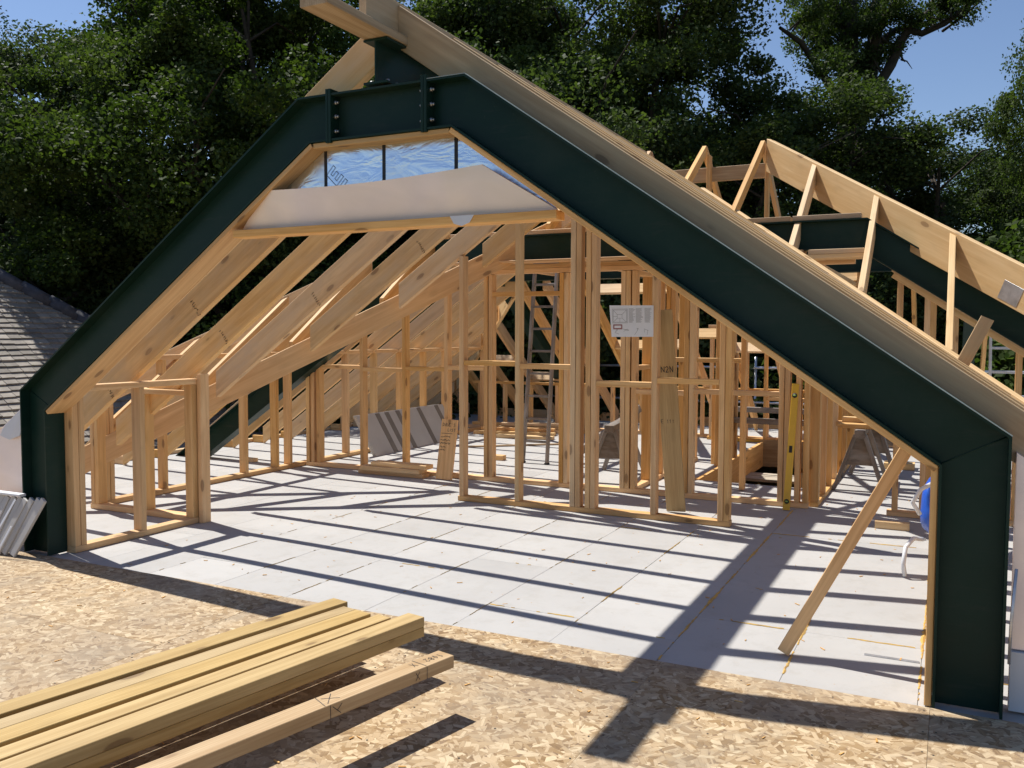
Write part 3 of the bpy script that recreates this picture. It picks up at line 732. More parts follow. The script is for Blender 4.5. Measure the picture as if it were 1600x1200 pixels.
# ------------------------------------------------------------------ insulation boards and foil
def foil_sheet(name, poly, nrm, th, mat, parent): return prism(name, poly, Vector(nrm)*th, mat, parent)
ig = thing('insulation_board', 'silvery blue foil insulation boards filling the gable under the apex', 'insulation', (0, .12, 2.3))
def gx(z): return max(.44, 1.03-(z-2.125)/T)*1.0
edges = [-1.1, -.485, -.02, .455, 1.1]
zT, zB = 2.552, 2.15
def xin(z): return (3.197-.2555*math.sqrt(1+T*T)-.036-z)/T
xT, xB = min(xin(zT), .452), xin(zB)
cuts = [-xT+.01, -.03, xT-.02]
def zc(x): return min(zT, zT-(abs(x)-xT)*T) if abs(x) > xT else zT
Yf = .105
parts = [(-xB, -xT+.004), (-xT+.014, -.035), (-.022, xT-.014), (xT-.002, xB)]
for a, b in parts:
    pts = [(a, zB), (b, zB)]
    if b > xT: pts = [(a, zB), (b, zB), (a, zT)]
    elif a < -xT: pts = [(a, zB), (b, zB), (b, zT)]
    else: pts = [(a, zB), (b, zB), (b, zT), (a, zT)]
    prism('foil_panel', [(p[0], Yf, p[1]) for p in pts], (0, .03, 0), 'foil_blue', ig)
for x in (-xT+.009, -.0285, xT-.008): box('joint_tape', x-.011, x+.011, Yf-.003, Yf+.01, zB, zT-.002, 'black_tape', ig)
# printed outline letters
LG = [[(x*1.25, y*1.25) for x, y in l] for l in (
 [(0, 0), (0, .055), (.016, .055), (.016, .018), (.030, .018), (.030, .048), (.046, .048), (.046, .018), (.06, .018), (.06, .055), (.076, .055), (.076, 0), (0, 0)],
 [(.09, .055), (.09, 0), (.15, 0), (.15, .055), (.134, .055), (.134, .016), (.106, .016), (.106, .055), (.09, .055)])]
strokes('printed_mark', (-.415, Yf-.002, 2.415), (.72, 0, -.69), (.69, 0, .72), LG, .0022, 'ink', ig, .001)
# sagging lower foil
lf = thing('foil_flap', 'dull silver foil board sloping below the blue foil, reflecting the deck', 'insulation', (0, .06, 2.13))
V = []; F = []
nx, nz = 26, 6
for j in range(nz+1):
    s = j/nz
    for i in range(nx+1):
        u = i/nx
        zlow, zup = 2.135, 2.350-.022*math.sin(PI*u)+.034*u-.008
        z = zlow+(zup-zlow)*s
        xl, xr = -xin(zlow)+.02, xin(zlow)-.02
        xul, xur = -.80, .62
        x = (xl+(xr-xl)*u)*(1-s)+(xul+(xur-xul)*u)*s
        y = .075-.058*s
        V.append((x, y, z))
for j in range(nz):
    for i in range(nx):
        a = j*(nx+1)+i; F.append((a, a+1, a+nx+2, a+nx+1))
n0 = len(V); V += [(x, y+.008, z+.002) for x, y, z in V]
F += [tuple(n0+q for q in reversed(f)) for f in F[:nx*nz]]
rim = [i for i in range(nx+1)]+[j*(nx+1)+nx for j in range(1, nz+1)]+[nz*(nx+1)+i for i in range(nx-1, -1, -1)]+[j*(nx+1) for j in range(nz-1, 0, -1)]
for a, b in zip(rim, rim[1:]+rim[:1]):
    q_ = len(V); V += [V[b], V[a], V[a+n0], V[b+n0]]; F.append((q_, q_+1, q_+2, q_+3))
mesh('foil_face', V, F, 'foil_dull', lf, None, True)
box('bottom_batten', -1.03, 1.03, .012, .115, 2.085, 2.128, 'timber', lf)
prism('torn_paper', [(.44, .008, 2.128), (.58, .008, 2.128), (.555, .006, 2.09), (.51, .005, 2.075), (.465, .006, 2.088)], (0, .003, 0), 'foam_white', lf)
# foil boards outside both posts
fb = thing('foil_wall_board', 'dull foil wall board left of the left steel post with a curled top corner', 'insulation', (-3.6, .12, 0))
prism('board', [(-3.0, .12, .012), (-4.55, .12, .012), (-4.55, .12, .03), (-3.0, .12, 1.085)], (0, .05, 0), 'foil_dull', fb)
prism('paper_patch', [(-3.08, .112, 1.02), (-3.18, .112, .95), (-3.30, .112, .87), (-3.36, .105, .79), (-3.24, .095, .765), (-3.13, .10, .80)], (0, .003, 0), 'foam_white', fb)
fb = thing('foil_wall_board', 'wrinkled foil wall board right of the right steel post, warm reflections', 'insulation', (3.6, .12, 0))
prism('board', [(3.0, .12, .262), (4.16, .12, .262), (3.0, .12, 1.06)], (0, .05, 0), 'foil_dull', fb)
prism('lower_board', [(3.0, .10, .012), (4.5, .10, .012), (4.18, .10, .255), (3.0, .10, .255)], (0, .06, 0), 'foam_white', fb)
tag(tube('metal_strap', [(2.99, -.012, .24), (2.992, -.014, .40), (3.004, -.012, .62)], .006, 'galv', None, 6), 'thin metal strap hanging on the edge of the right steel post', 'strap')

# ------------------------------------------------------------------ loose things
# foreground timbers
def plank_at(label, end, direc, L, w, h, mat, zc_, group=None, name='timber_length', ch=.0018):
    d = Vector((direc[0], direc[1], 0)).normalized()
    a = Vector((end[0], end[1], zc_)); b = a+d*L
    o = beam(name, a, b, w, h, mat, None, c=ch)
    return tag(o, label, 'timber', group)
dirS = (-.27, -1.5)
PD = Vector((dirS[0], dirS[1], 0)).normalized(); PN = Vector((-PD.y, PD.x, 0))       # PN points to +x
top_z = .245; tw, thh = .088, .044
rows = [(.145, .020, 'far-left treated timber on top of the foreground stack'), (.145, .115, 'second treated timber of the foreground stack, counted from the left'), (.145, .215, 'middle treated timber of the foreground stack'), (.145, .315, 'fourth treated timber of the foreground stack, counted from the left')]
base = Vector((.185, -.61, 0))
def stack(i, off, back, z, lab, wdt=tw, mat='timber_treated'):
    e = base+PN*off+PD*back
    return plank_at(lab, (e.x, e.y), dirS, 4.2, wdt, thh, mat, z, 'treated timbers stacked in the foreground')
stack(0, .0, -.02, top_z, 'leftmost treated timber on top of the foreground stack', .098)
stack(1, .116, .03, top_z-.004, 'second treated timber from the left on the foreground stack', .080)
stack(2, .220, .045, top_z+.002, 'third treated timber from the left on the foreground stack', .098)
stack(3, .330, .02, top_z-.003, 'fourth treated timber from the left on the foreground stack', .080)
stack(4, .440, -.07, top_z, 'rightmost treated timber on top of the foreground stack', .098)
for i, (o_, bk) in enumerate(((.02, .10), (.16, .08), (.30, .07), (.435, -.075))):
    stack(5+i, o_, bk, top_z-.047, ['lower left', 'second lower', 'third lower', 'lower right'][i]+' treated timber, in the bottom layer of the foreground stack', .098)
bt = plank_at('single brown timber with pencil marks beside the foreground stack', (.955, -.905), (.655-.915, -2.08+1.0), 3.6, .088, .050, 'timber_brown', .215, None, 'marked_timber')
mw = W[bt.name]
bx_, by_, bz_ = mw.to_3x3() @ Vector((1, 0, 0)), mw.to_3x3() @ Vector((0, 1, 0)), mw.to_3x3() @ Vector((0, 0, 1))
o_ = mw.translation
lines = write('1082', .03, -.015, .03, .002)+write('X', .17, -.02, .035)+[[(.15, -.04), (.15, .04)]]+[[(.62, -.04), (.64, .04)], [(.56, -.03), (.62, .03)], [(.56, .02), (.61, -.02)]]
strokes('pencil_mark', o_+bz_*.0255, bx_, by_, lines, .0025, 'ink', bt, .0006)
lines2 = [[(.15, 0), (.15, .048)], [(.19, .01), (.21, .04)], [(.19, .04), (.21, .01)], [(.62, 0), (.62, .048)], [(.57, .04), (.59, .022)], [(.61, .04), (.575, .008)]]
strokes('pencil_mark', o_-bz_*.025-by_*-.0445 if False else o_+by_*.0445-bz_*.025, bx_, bz_, lines2, .0025, 'ink', bt, -.0006)
for i, s in enumerate((1.75, 3.4)):
    c_ = base+PD*s+PN*.2
    for j in range(3):
        a = c_-PN*.42+Vector((0, 0, .03+.0475*j-.0)); b = c_+PN*.86+Vector((0, 0, .03+.0475*j))
        tag(beam('bearer', a, b, .09, .0465, 'timber_grey'), f"{['nearer', 'farther'][1-i] if False else ['front', 'rear'][i]} bearer under the foreground timbers, {['bottom', 'middle', 'top'][j]} piece", 'bearer', 'bearers under the foreground timbers')

# diagonal brace
tag(beam('diagonal_brace', (2.075, .365, .018), (2.60, .415, 1.045), .045, .058, 'timber', up=(1, 0, 0)), 'loose diagonal brace leaning against the right side lining of the front frame', 'brace')
tag(beam('roof_batten', (2.775, 2.0, 1.27), (2.94, 2.0, 1.63), .022, .075, 'timber_weathered_shaded', up=(1, 0, 0)), 'short grey batten sticking up from the right slope near the hip board', 'batten')
tag(box('metal_strip', 2.42, 2.66, .535, .555, .0005, .004, 'galv'), 'thin grey metal strip lying on the floor by the right post', 'metal strip')

# tall leaning plank with N2N
lp = thing('leaning_plank', 'wide pale plank leaning behind the foremost partition with black lettering', 'plank', (.66, 3.45, 0))
pa, pb = Vector((.675, 3.44, .012)), Vector((.605, 3.19, 1.73))
plk = beam('board', pa, pb, .165, .022, 'timber_treated', lp, up=(0, -1, .14))
m_ = W[plk.name].to_3x3(); ex, ey, ez = m_ @ Vector((1, 0, 0)), m_ @ Vector((0, 1, 0)), m_ @ Vector((0, 0, 1))
if ez.y > 0: ez, ey = -ez, -ey
rx = ez.cross(ex)
rx = rx if rx.x > 0 else -rx
strokes('lettering', pa+ex*1.215-rx*.040+ez*.0118, rx, ex, write('N2N', 0, 0, .048, .002), .006, 'ink', lp, .001)
strokes('lettering', pa+ex*.78-rx*.07+ez*.0118, rx, ex, write('E 1117', 0, 0, .03, .002), .003, 'ink', lp, .001)
# drawing sheet
dr = thing('paper_drawing', 'white sheet of construction drawings pinned to the foremost partition', 'drawing', (.39, 3.04, 1.5))
po, pxv, pzv = Vector((.205, 3.043, 1.505)), Vector((1, 0, .008)).normalized(), Vector((-.02, 0, 1)).normalized()
prism('sheet', [po+pxv*.012, po+pxv*.372, po+pxv*.376+pzv*.255, po-pxv*.004+pzv*.262], (0, .0015, 0), 'white_plastic', dr)
def rect(x, y, w_, h_): return [[(x, y), (x+w_, y), (x+w_, y+h_), (x, y+h_), (x, y)]]
dl = rect(.022, .115, .13, .115)+rect(.03, .122, .114, .10)+rect(.064, .155, .042, .03)+[[(.03, .122), (.064, .155)], [(.144, .122), (.106, .155)], [(.03, .222), (.064, .185)], [(.144, .222), (.106, .185)], [(.03, .17), (.064, .17)], [(.087, .122), (.087, .155)]]
for i in range(16): dl += [[(.165, .232-.0075*i), (.165+rnd.uniform(.03, .055), .232-.0075*i)], [(.225, .232-.0075*i), (.225+rnd.uniform(.04, .06), .232-.0075*i)], [(.30, .232-.0075*i), (.30+rnd.uniform(.04, .062), .232-.0075*i)]]
for k in range(4): dl += [[(.02+.09*k+rnd.uniform(0, .06), .015+rnd.uniform(0, .06)) for _ in range(5)]]
strokes('drawing_lines', po+Vector((0, -.0006, 0)), pxv, pzv, dl, .0016, 'ink', dr, .0006)
strokes('drawing_lines', po+Vector((0, -.0006, 0)), pxv, pzv, rect(.03, .065, .075, .036)+rect(.036, .070, .063, .026), .004, 'red_paint', dr, .0006)
# note board
nb = thing('note_board', 'short upright board with a handwritten list leaning on the cross wall', 'board', (-1.95, 4.0, 0))
na, nbp = Vector((-1.965, 3.985, .004)), Vector((-1.945, 4.085, .625))
nbd = beam('board', na, nbp,   .195, .02, 'timber', nb, up=(0, -1, .16))
m_ = W[nbd.name].to_3x3(); ex = m_ @ Vector((1, 0, 0)); ez = m_ @ Vector((0, 0, 1)); ez = -ez if ez.y > 0 else ez
rx = ez.cross(ex); rx = rx if rx.x > 0 else -rx
ln = write("DAVE'S", -.075, .555, .034, .002)+write('LIST', -.01, .505, .03, .002)+[[(-.08, .48), (.05, .482)]]
for i in range(5):
    y_ = .44-.035*i; x_ = -.085; L_ = rnd.uniform(.08, .16) if i < 3 else .06
    pts = [(x_, y_)]
    while pts[-1][0] < x_+L_: pts.append((pts[-1][0]+rnd.uniform(.004, .011), y_+rnd.uniform(-.004, .016)))
    ln.append(pts)
strokes('handwriting', na+ez*.0108, rx, ex, ln, .0042, 'ink', nb, .0008)
# spirit level
lv = thing('spirit_level', 'long yellow spirit level leaning on the end of the cross wall', 'spirit level', (1.51, 4.0, 0))
la, lb = Vector((1.505, 3.965, .004)), Vector((1.545, 4.088, 1.10))
bd = beam('body', la, lb, .058, .024, 'yellow_paint', lv, up=(0, -1, .11), c=.003)
m_ = W[bd.name].to_3x3(); ex = m_ @ Vector((1, 0, 0)); ey = m_ @ Vector((0, 1, 0)); ez = m_ @ Vector((0, 0, 1)); ez = -ez if ez.y > 0 else ez
for s in (.075, 1.0):
    tube('vial', [la+ex*s+ez*.0125, la+ex*s+ez*.016], .021, 'dark_rubber', lv, 16); tube('vial', [la+ex*s+ez*.016-ey*.012, la+ex*s+ez*.016+ey*.012], .006, 'vial', lv, 8)
beam('vial', la+ex*.50+ez*.013, la+ex*.56+ez*.013, .026, .004, 'dark_rubber', lv, up=ez)
rx = ez.cross(ex)
strokes('lettering', la+ex*.72+ez*.0125, ex, -ey, [[(i*.012, rnd.uniform(-.004, .0)), (i*.012+.006, .006)] for i in range(14)], .0025, 'ink', lv, .0012 if True else 0)

# ladder
def ladder(label, b0, b1, t0, t1, n, mat, group=None, start=.12):
    ld = thing('ladder', label, 'ladder', (Vector(b0)+Vector(b1))/2, group)
    b0, b1, t0, t1 = map(Vector, (b0, b1, t0, t1))
    acr = (b1-b0).normalized()
    for a, b in ((b0, t0), (b1, t1)):
        beam('stile', a, b, .028, .062, mat, ld, up=(b-a).cross(acr))
    for i in range(n):
        s = start+(1-start-.03)*i/(n-1)
        beam('rung', b0.lerp(t0, s), b1.lerp(t1, s), .03, .028, mat, ld)
    for a in (b0, b1): box('foot', a.x-.02, a.x+.02, a.y-.035, a.y+.035, .0008, .022, 'dark_rubber', ld)
    return ld
ladder('weathered grey ladder standing behind the cross wall', (-1.76, 5.47, .012), (-1.45, 5.47, .012), (-1.80, 5.895, 2.46), (-1.51, 5.895, 2.46), 9, 'timber_grey', None, .10)
la2 = ladder('aluminium ladder at the far right edge below the hip board', (3.16, 7.0, .012), (3.56, 7.0, .012), (3.13, 7.0, 1.70), (3.53, 7.0, 1.70), 6, 'aluminium', None, .2)

# plank stack by the cross wall
for i, (x0, x1, z0, z1, y0, y1, m) in enumerate(((-3.02, -2.20, .001, .046, 3.93, 4.08, 'timber'), (-2.98, -2.22, .047, .092, 3.90, 4.06, 'timber_pale'), (-2.86, -2.16, .093, .138, 3.94, 4.09, 'timber_pale'))):
    tag(box('stacked_board', x0, x1, y0, y1, z0, z1, m), ['bottom', 'middle', 'top'][i]+' board of the short pile lying along the cross wall', 'board', 'boards piled by the cross wall')
# leaning grey sheets
for i in range(3):
    d = .022*i
    A0 = Vector((-3.60-d, 5.10+.01*i, .003)); A1 = Vector((-3.64-d, 7.25-.06*i, .003)); up = Vector((-.235, -.10, .50))
    sh_ = prism('leaning_sheet', [A0, A1, A1+up, A0+up], Vector((-.0195, 0, -.008)), 'grey_board')
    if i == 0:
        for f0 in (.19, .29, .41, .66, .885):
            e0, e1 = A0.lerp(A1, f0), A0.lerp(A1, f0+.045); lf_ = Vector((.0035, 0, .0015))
            prism('shaded_gap_strip', [e0+lf_+up*.01, e1+lf_+up*.01, e1+lf_+up*.99, e0+lf_+up*.99], Vector((-.003, 0, -.0013)), 'strip_grey', sh_)  # dark inlays stand in for shaded gaps between the sheets
    tag(sh_, ['front', 'middle', 'rear'][i]+' grey sheet leaning on the left knee wall, dark strips for shaded gaps across the front one', 'sheet', 'grey sheets leaning on the knee wall')
# far lumber
rn2 = random.Random(5)
fars = [((-3.75, 7.9), 1.25, .25, 0), ((-3.70, 8.05), 1.15, .22, .05), ((-3.35, 7.6), 1.0, .12, 0), ((-3.6, 8.3), 1.5, .3, 0), ((-3.55, 8.35), 1.3, .25, .05), ((-3.5, 8.32), 1.2, .28, .10), ((-4.3, 8.7), 1.7, -.1, 0), ((-4.2, 8.72), 1.5, -.1, .05)]
for i, ((x, y), L, an, z) in enumerate(fars):
    a = Vector((x, y, z+.025)); b = a+Vector((math.cos(an)*L, math.sin(an)*L, 0))
    tag(beam('loose_board', a, b, .14, .045, rn2.choice(['timber_pale', 'timber', 'timber_pale'])), ['short board at the front of', 'board lying on the front pair in', 'nearest single board of', 'bottom board of the middle group in', 'second board of the middle group in', 'top board of the middle group in', 'rearmost lower board of', 'rearmost upper board of'][i]+' the timber heap beyond the ladder', 'board', 'timber heap beyond the ladder')
tag(box('offcut', -2.28, -2.05, 5.50, 5.60, .001, .06, 'timber'), 'small block of timber on the floor left of the ladder foot', 'offcut')
tag(box('offcut', 2.10, 2.42, 6.95, 7.15, .001, .07, 'timber_pale'), 'pale timber block on the floor behind the sawhorses', 'offcut')
tag(box('offcut', 2.25, 2.5, 3.55, 3.62, .001, .06, 'timber_pale'), 'small pale offcut on the floor by the blue bundle', 'offcut')
tag(box('offcut', -4.75, -4.60, 4.02, 4.10, .001, .045, 'timber_pale'), 'tiny offcut lying beyond the left knee wall', 'offcut')
tag(beam('floor_batten', (-3.1, 6.35, .012), (-1.9, 7.35, .012), .05, .02, 'timber_brown'), 'thin brown batten lying askew on the floor left of the ladder', 'batten')
tag(beam('floor_batten', (-.05, 8.75, .012), (1.25, 9.05, .012), .05, .02, 'yellow_paint'), 'long yellow strip lying on the floor beyond the stair opening', 'strip')
tag(beam('raking_prop', (-1.28, 5.62, .02), (-.66, 6.5, .62), .045, .09, 'timber_grey'), 'grey raking prop right of the ladder foot', 'prop')

rc = random.Random(21); V = []; F = []
for i in range(260):
    if i % 3: x, y, z = rc.uniform(-2.4, 2.6), rc.uniform(.1, 5.5), .0012
    else: x, y, z = rc.uniform(-2.5, 3.2), rc.uniform(-2.0, -.05), .0098
    L_, w_, an = rc.uniform(.004, .018), rc.uniform(.0012, .004), rc.uniform(0, PI); c_, s_ = math.cos(an), math.sin(an); b0 = len(V); h_ = rc.uniform(.001, .004)
    for u, v in ((-L_, -w_), (L_, -w_*.6), (L_, w_*.6), (-L_, w_)): V.append((x+u*c_-v*s_, y+u*s_+v*c_, z))
    for u, v in ((-L_, -w_), (L_, -w_*.6), (L_, w_*.6), (-L_, w_)): V.append((x+u*c_-v*s_, y+u*s_+v*c_, z+h_))
    F += [tuple(b0+q for q in f) for f in ((4, 5, 6, 7), (0, 1, 5, 4), (1, 2, 6, 5), (2, 3, 7, 6), (3, 0, 4, 7))]
ch_ = mesh('wood_chips', V, F, 'timber'); ch_['kind'] = 'stuff'; tag(ch_, 'scattered little wood chips and splinters on floor and deck', 'wood chips')

# sawhorses
def sawhorse(label, c, rot, L=.75, H=.60):
    s = thing('sawhorse', label, 'sawhorse', c, 'sawhorses')
    R = Matrix.Translation(Vector(c)) @ Matrix.Rotation(rot, 4, 'Z')
    def P(x, y, z): return R @ Vector((x, y, z))
    beam('top_rail', P(-L/2-.08, 0, H-.04), P(L/2+.08, 0, H-.04), .095, .07, 'timber_grey', s)
    for sx in (-1, 1):
        for sy in (-1, 1):
            a = P(sx*L/2*.92, sy*.045, H-.06); b = P(sx*(L/2+.06), sy*.225, .014)
            beam('leg', b, a, .038, .085, 'timber_grey', s, up=R.to_3x3() @ Vector((1, 0, 0)))
        prism('gusset', [P(sx*L/2*.98, -.06, H-.09), P(sx*L/2*.98, .06, H-.09), P(sx*(L/2+.02), .125, .25), P(sx*(L/2+.02), -.125, .25)], R.to_3x3() @ Vector((sx*-.018, 0, 0)), 'timber_grey', s)
sawhorse('nearer sawhorse right of the stud row, its gusset facing the front', (1.965, 5.70, 0), PI/2*1.02)
sawhorse('farther sawhorse right of the stud row, half hidden by the first', (2.05, 6.75, 0), PI/2*.97)
sawhorse('sawhorse behind the cross wall near its middle', (-.42, 5.0, 0), PI/2*1.1)
for i, (x0, x1, y0, z0) in enumerate(((1.76, 2.28, 5.42, .603), (1.80, 2.38, 5.95, .603), (1.72, 2.2, 5.62, .603), (1.78, 2.25, 5.60, .65))):
    tag(box('bench_board', x0, x1, y0, y0+.14, z0-.005, z0+.04, 'timber_pale' if i % 2 else 'timber'), ['front', 'rear', 'lower middle', 'upper middle'][i]+' board lying across the nearer sawhorse', 'board', 'boards across the sawhorse')
# blue bundle on the right knee wall
bb = thing('blue_bundle', 'bright blue plastic bundle with a white strap hanging at the right knee wall', 'bundle', (2.5, 2.55, .2))
V = []; F = []; nu, nv = 20, 12
for j in range(nv+1):
    th = PI*j/nv
    for i in range(nu):
        ph = 2*PI*i/nu; r = 1+.08*math.sin(3*ph+2*th)+.06*math.sin(5*th+ph)
        V.append((.055*r*math.sin(th)*math.cos(ph), .20*r*math.sin(th)*math.sin(ph), .17*r*math.cos(th)))
for j in range(nv):
    for i in range(nu): F.append((j*nu+i, (j+1)*nu+i, (j+1)*nu+(i+1) % nu, j*nu+(i+1) % nu))
mesh('sack', V, F, 'blue_plastic', bb, Matrix.Translation((2.655, 2.66, .37)) @ Matrix.Scale(1.08, 4), True)
tube('strap', [(2.66, 2.40, .56), (2.60, 2.33, .53), (2.555, 2.34, .44), (2.60, 2.38, .36)], .014, 'white_plastic', bb, 8)
tube('strap', [(2.62, 2.36, .20), (2.57, 2.22, .23), (2.53, 2.12, .19), (2.52, 2.08, .09), (2.53, 2.10, .014)], .014, 'white_plastic', bb, 8)
box('hanging_cleat', 2.66, 2.703, 2.50, 2.70, .42, .49, 'timber', bb)

# leaning grey slat bundle left of the left post
sb = thing('slat_bundle', 'bundle of leaning grey slats with white strips beside the left steel post', 'slat bundle', (-3.1, -.1, 0))
rn3 = random.Random(11)
for i in range(10):
    x = -3.36+.050*i; lean = .10+.012*i
    a = Vector((x, -.16+.012*(i % 3)+.004*i, .02)); b = Vector((x+lean, -.035+.006*(i % 3), .395+rn3.uniform(-.012, .012)))
    beam('slat', a, b, .05, .02, 'grey_board', sb, up=(0, -1, .3))
for p, q in (((-3.10, -.205, .018), (-2.93, -.085, .39)), ((-2.99, -.20, .018), (-2.90, -.14, .22))):
    beam('plastic_strip', p, q, .018, .004, 'white_plastic', sb, up=(0, -1, .3))
box('paper_tag', -3.02, -2.95, -.235, -.215, .009, .035, 'white_plastic', sb)
beam('cap_strip', (-3.40, -.03, .412), (-2.93, -.03, .412), .05, .018, 'foam_white', sb)

# scaffold beyond the far edge
sf = thing('scaffold_rail', 'galvanised scaffold rails beyond the far edge of the floor', 'scaffold', (0, 11.2, -3.3))
for z in (.36, .95): tube('rail', [(-7.5, 11.25, z), (6.8, 11.25, z+.03)], .024, 'scaffold_tube', sf, 8)
for x in (-6.5, -4.6, -2.4, -.2, 2.0, 4.4): tube('standard', [(x, 11.3, -3.3), (x, 11.3, 1.15)], .024, 'scaffold_tube', sf, 8)
for y in (0,): box('toe_board', -7.4, 6.7, 11.20, 11.225, -.1, .1, 'timber_pale', sf)

# ------------------------------------------------------------------ neighbouring slate roof
ho = thing('slate_house', 'old grey slate hipped roof of the neighbouring house at left', 'house', (-14, 3, -3.3))
SE, SZ, SS = -8.0, -.62, .80            # eave x, eave z, slope
HYE = 9.55; RX = -14.5; HY_0 = -6.0
box('wall', -20.4, -8.5, HY_0+.5, HYE-.5, -3.3, -.32, 'brick_render', ho)
zr = SZ+SS*(SE-RX)
cor = [Vector((SE, HY_0, SZ)), Vector((SE, HYE, SZ)), Vector((2*RX-SE, HYE, SZ)), Vector((2*RX-SE, HY_0, SZ))]
r0, r1 = Vector((RX, HY_0+6.5, zr)), Vector((RX, HYE-6.5, zr))
rf = mesh('roof', cor+[r0, r1], [(0, 1, 5, 4), (1, 2, 5), (2, 3, 4, 5), (3, 0, 4), (3, 2, 1, 0)], 'hip_tile', ho)
sl_dir = Vector((-1, 0, SS)).normalized(); nrm = Vector((SS, 0, 1)).normalized()
expo = .135; rr = random.Random(3)
tw_, tl_ = .205, .20
tm = []
for v in range(6):
    r = random.Random(v); c = lambda: r.uniform(-.006, .006)
    tm.append([(-.5*tw_+.004, c(), .036), (.5*tw_-.004, c(), .036), (.5*tw_-.004, tl_, .003), (-.5*tw_+.004, tl_, .003), (-.5*tw_+.004, c(), .000), (.5*tw_-.004, c(), .000)])
tfaces = [(0, 1, 2, 3), (4, 5, 1, 0), (4, 0, 3), (5, 2, 1)]
tmeshes = []
for v in range(6):
    me = bpy.data.meshes.new('slate_tile'); me.from_pydata(tm[v], [], tfaces); me.materials.append(MATS['slate']); tmeshes.append(me)
def pix(P):
    d = Vector(P)-CAM; z = d.dot(f_)
    if z < .1: return (-9e9, -9e9)
    return (800+1382.9*d.dot(r_)/z, 600-1382.9*d.dot(u_)/z)
base_m = Matrix((Vector((0, 1, 0)), sl_dir, nrm)).transposed().to_4x4()
near, rest = [], []
ncourse = int((SE-RX)*math.sqrt(1+SS*SS)/expo)
for c in range(ncourse):
    s = c*expo; x = SE+sl_dir.x*s; z = SZ+sl_dir.z*s
    yhip = HYE-(SE-x)+.03
    ylo = HY_0+(SE-x)
    y = ylo+(tw_/2 if c % 2 else 0)
    while y < yhip-.05:
        P = Vector((x, y, z)); px, py = pix(P)
        vis = -25 < px < 152 and 400 < py < 668
        j = (rr.randrange(6), rr.uniform(-.012, .012), rr.uniform(-.02, .02), rr.uniform(0, .006))
        (near if vis else rest).append((P, j)); y += tw_
near.sort(key=lambda q: (q[0]-CAM).length)
rest += near[300:]; near = near[:300]
for P, j in near:
    o = bpy.data.objects.new('slate_tile', tmeshes[j[0]])
    m = Matrix.Translation(P+nrm*(.008+j[3])+sl_dir*j[1]) @ base_m @ Matrix.Rotation(j[2], 4, 'Z')
    link(o, rf, m)
V = []; F = []
for P, j in rest:
    m = Matrix.Translation(P+nrm*(.008+j[3])+sl_dir*j[1]) @ base_m; b = len(V)
    V += [m @ Vector(v) for v in tm[j[0]]]; F += [tuple(b+i for i in f) for f in tfaces]
o = mesh('slate_courses', V, F, 'slate', rf); o['kind'] = 'stuff'
hd_ = (r1-cor[1]); n = 22
for i in range(n):
    a = cor[1]+hd_*(i/n)+Vector((0, 0, .04)); b = cor[1]+hd_*((i+1.08)/n)+Vector((0, 0, .075))
    tube('hip_tile', [a, b], .13, 'hip_tile', rf, 10, .12)
tube('ridge_tile', [r0+Vector((0, 0, .03)), r1+Vector((0, 0, .03))], .12, 'hip_tile', rf, 10)

# ------------------------------------------------------------------ trees
def leaf_arrays(cent, rad, per, size, rg_, flat=.75, up=.35):
    n = len(cent)*per
    c = np.repeat(cent, per, 0); r = np.repeat(rad, per)
    v = rg_.normal(size=(n, 3)); v /= np.linalg.norm(v, axis=1)[:, None]
    rr_ = rg_.random(n)**.45
    p = c+v*(r*rr_)[:, None]*np.array([1, 1, flat])
    nr = rg_.normal(size=(n, 3))+v*.5+np.array([0, 0, up]); nr /= np.linalg.norm(nr, axis=1)[:, None]
    t = np.cross(nr, rg_.normal(size=(n, 3))); t /= np.linalg.norm(t, axis=1)[:, None]
    b = np.cross(nr, t); s = size*(.6+.8*rg_.random(n))
    L = t*s[:, None]; Wd = b*(s*.36)[:, None]
    q = np.stack([p-L*.5, p+Wd-L*.05, p+L*.5, p-Wd-L*.05], 1)
    q[:, 2] += nr*(-.12*s)[:, None]
    return q.reshape(-1, 3)
def leaf_mesh(name, verts, mat):
    n = len(verts)//4
    me = bpy.data.meshes.new(name)
    me.vertices.add(n*4); me.vertices.foreach_set('co', verts.astype(np.float32).ravel())
    me.loops.add(n*4); me.loops.foreach_set('vertex_index', np.arange(n*4, dtype=np.int32))
    me.polygons.add(n); me.polygons.foreach_set('loop_start', np.arange(0, n*4, 4, dtype=np.int32))
    try: me.polygons.foreach_set('loop_total', np.full(n, 4, dtype=np.int32))
    except Exception: pass
    me.update(); me.validate(); me.materials.append(MATS[mat]); return me
def limb_mesh(name, segs, mat):
    V = []; F = []
    for pts, r0_, r1_ in segs:
        k = len(pts); n = 7 if r0_ > .08 else 5
        a = None
        for i, p in enumerate(pts):
            d = (pts[min(i+1, k-1)]-pts[max(i-1, 0)]).normalized()
            a = d.orthogonal().normalized() if a is None else (a-d*a.dot(d)).normalized()
            bq = d.cross(a); rr_ = r0_+(r1_-r0_)*i/(k-1)
            for j in range(n): V.append(p+(a*math.cos(2*PI*j/n)+bq*math.sin(2*PI*j/n))*rr_)
        b0 = len(V)-k*n
        for i in range(k-1):
            for j in range(n): F.append((b0+i*n+j, b0+i*n+(j+1) % n, b0+(i+1)*n+(j+1) % n, b0+(i+1)*n+j))
    me = bpy.data.meshes.new(name); me.from_pydata([tuple(v) for v in V], [], F); me.materials.append(MATS[mat])
    for p in me.polygons: p.use_smooth = True
    return me
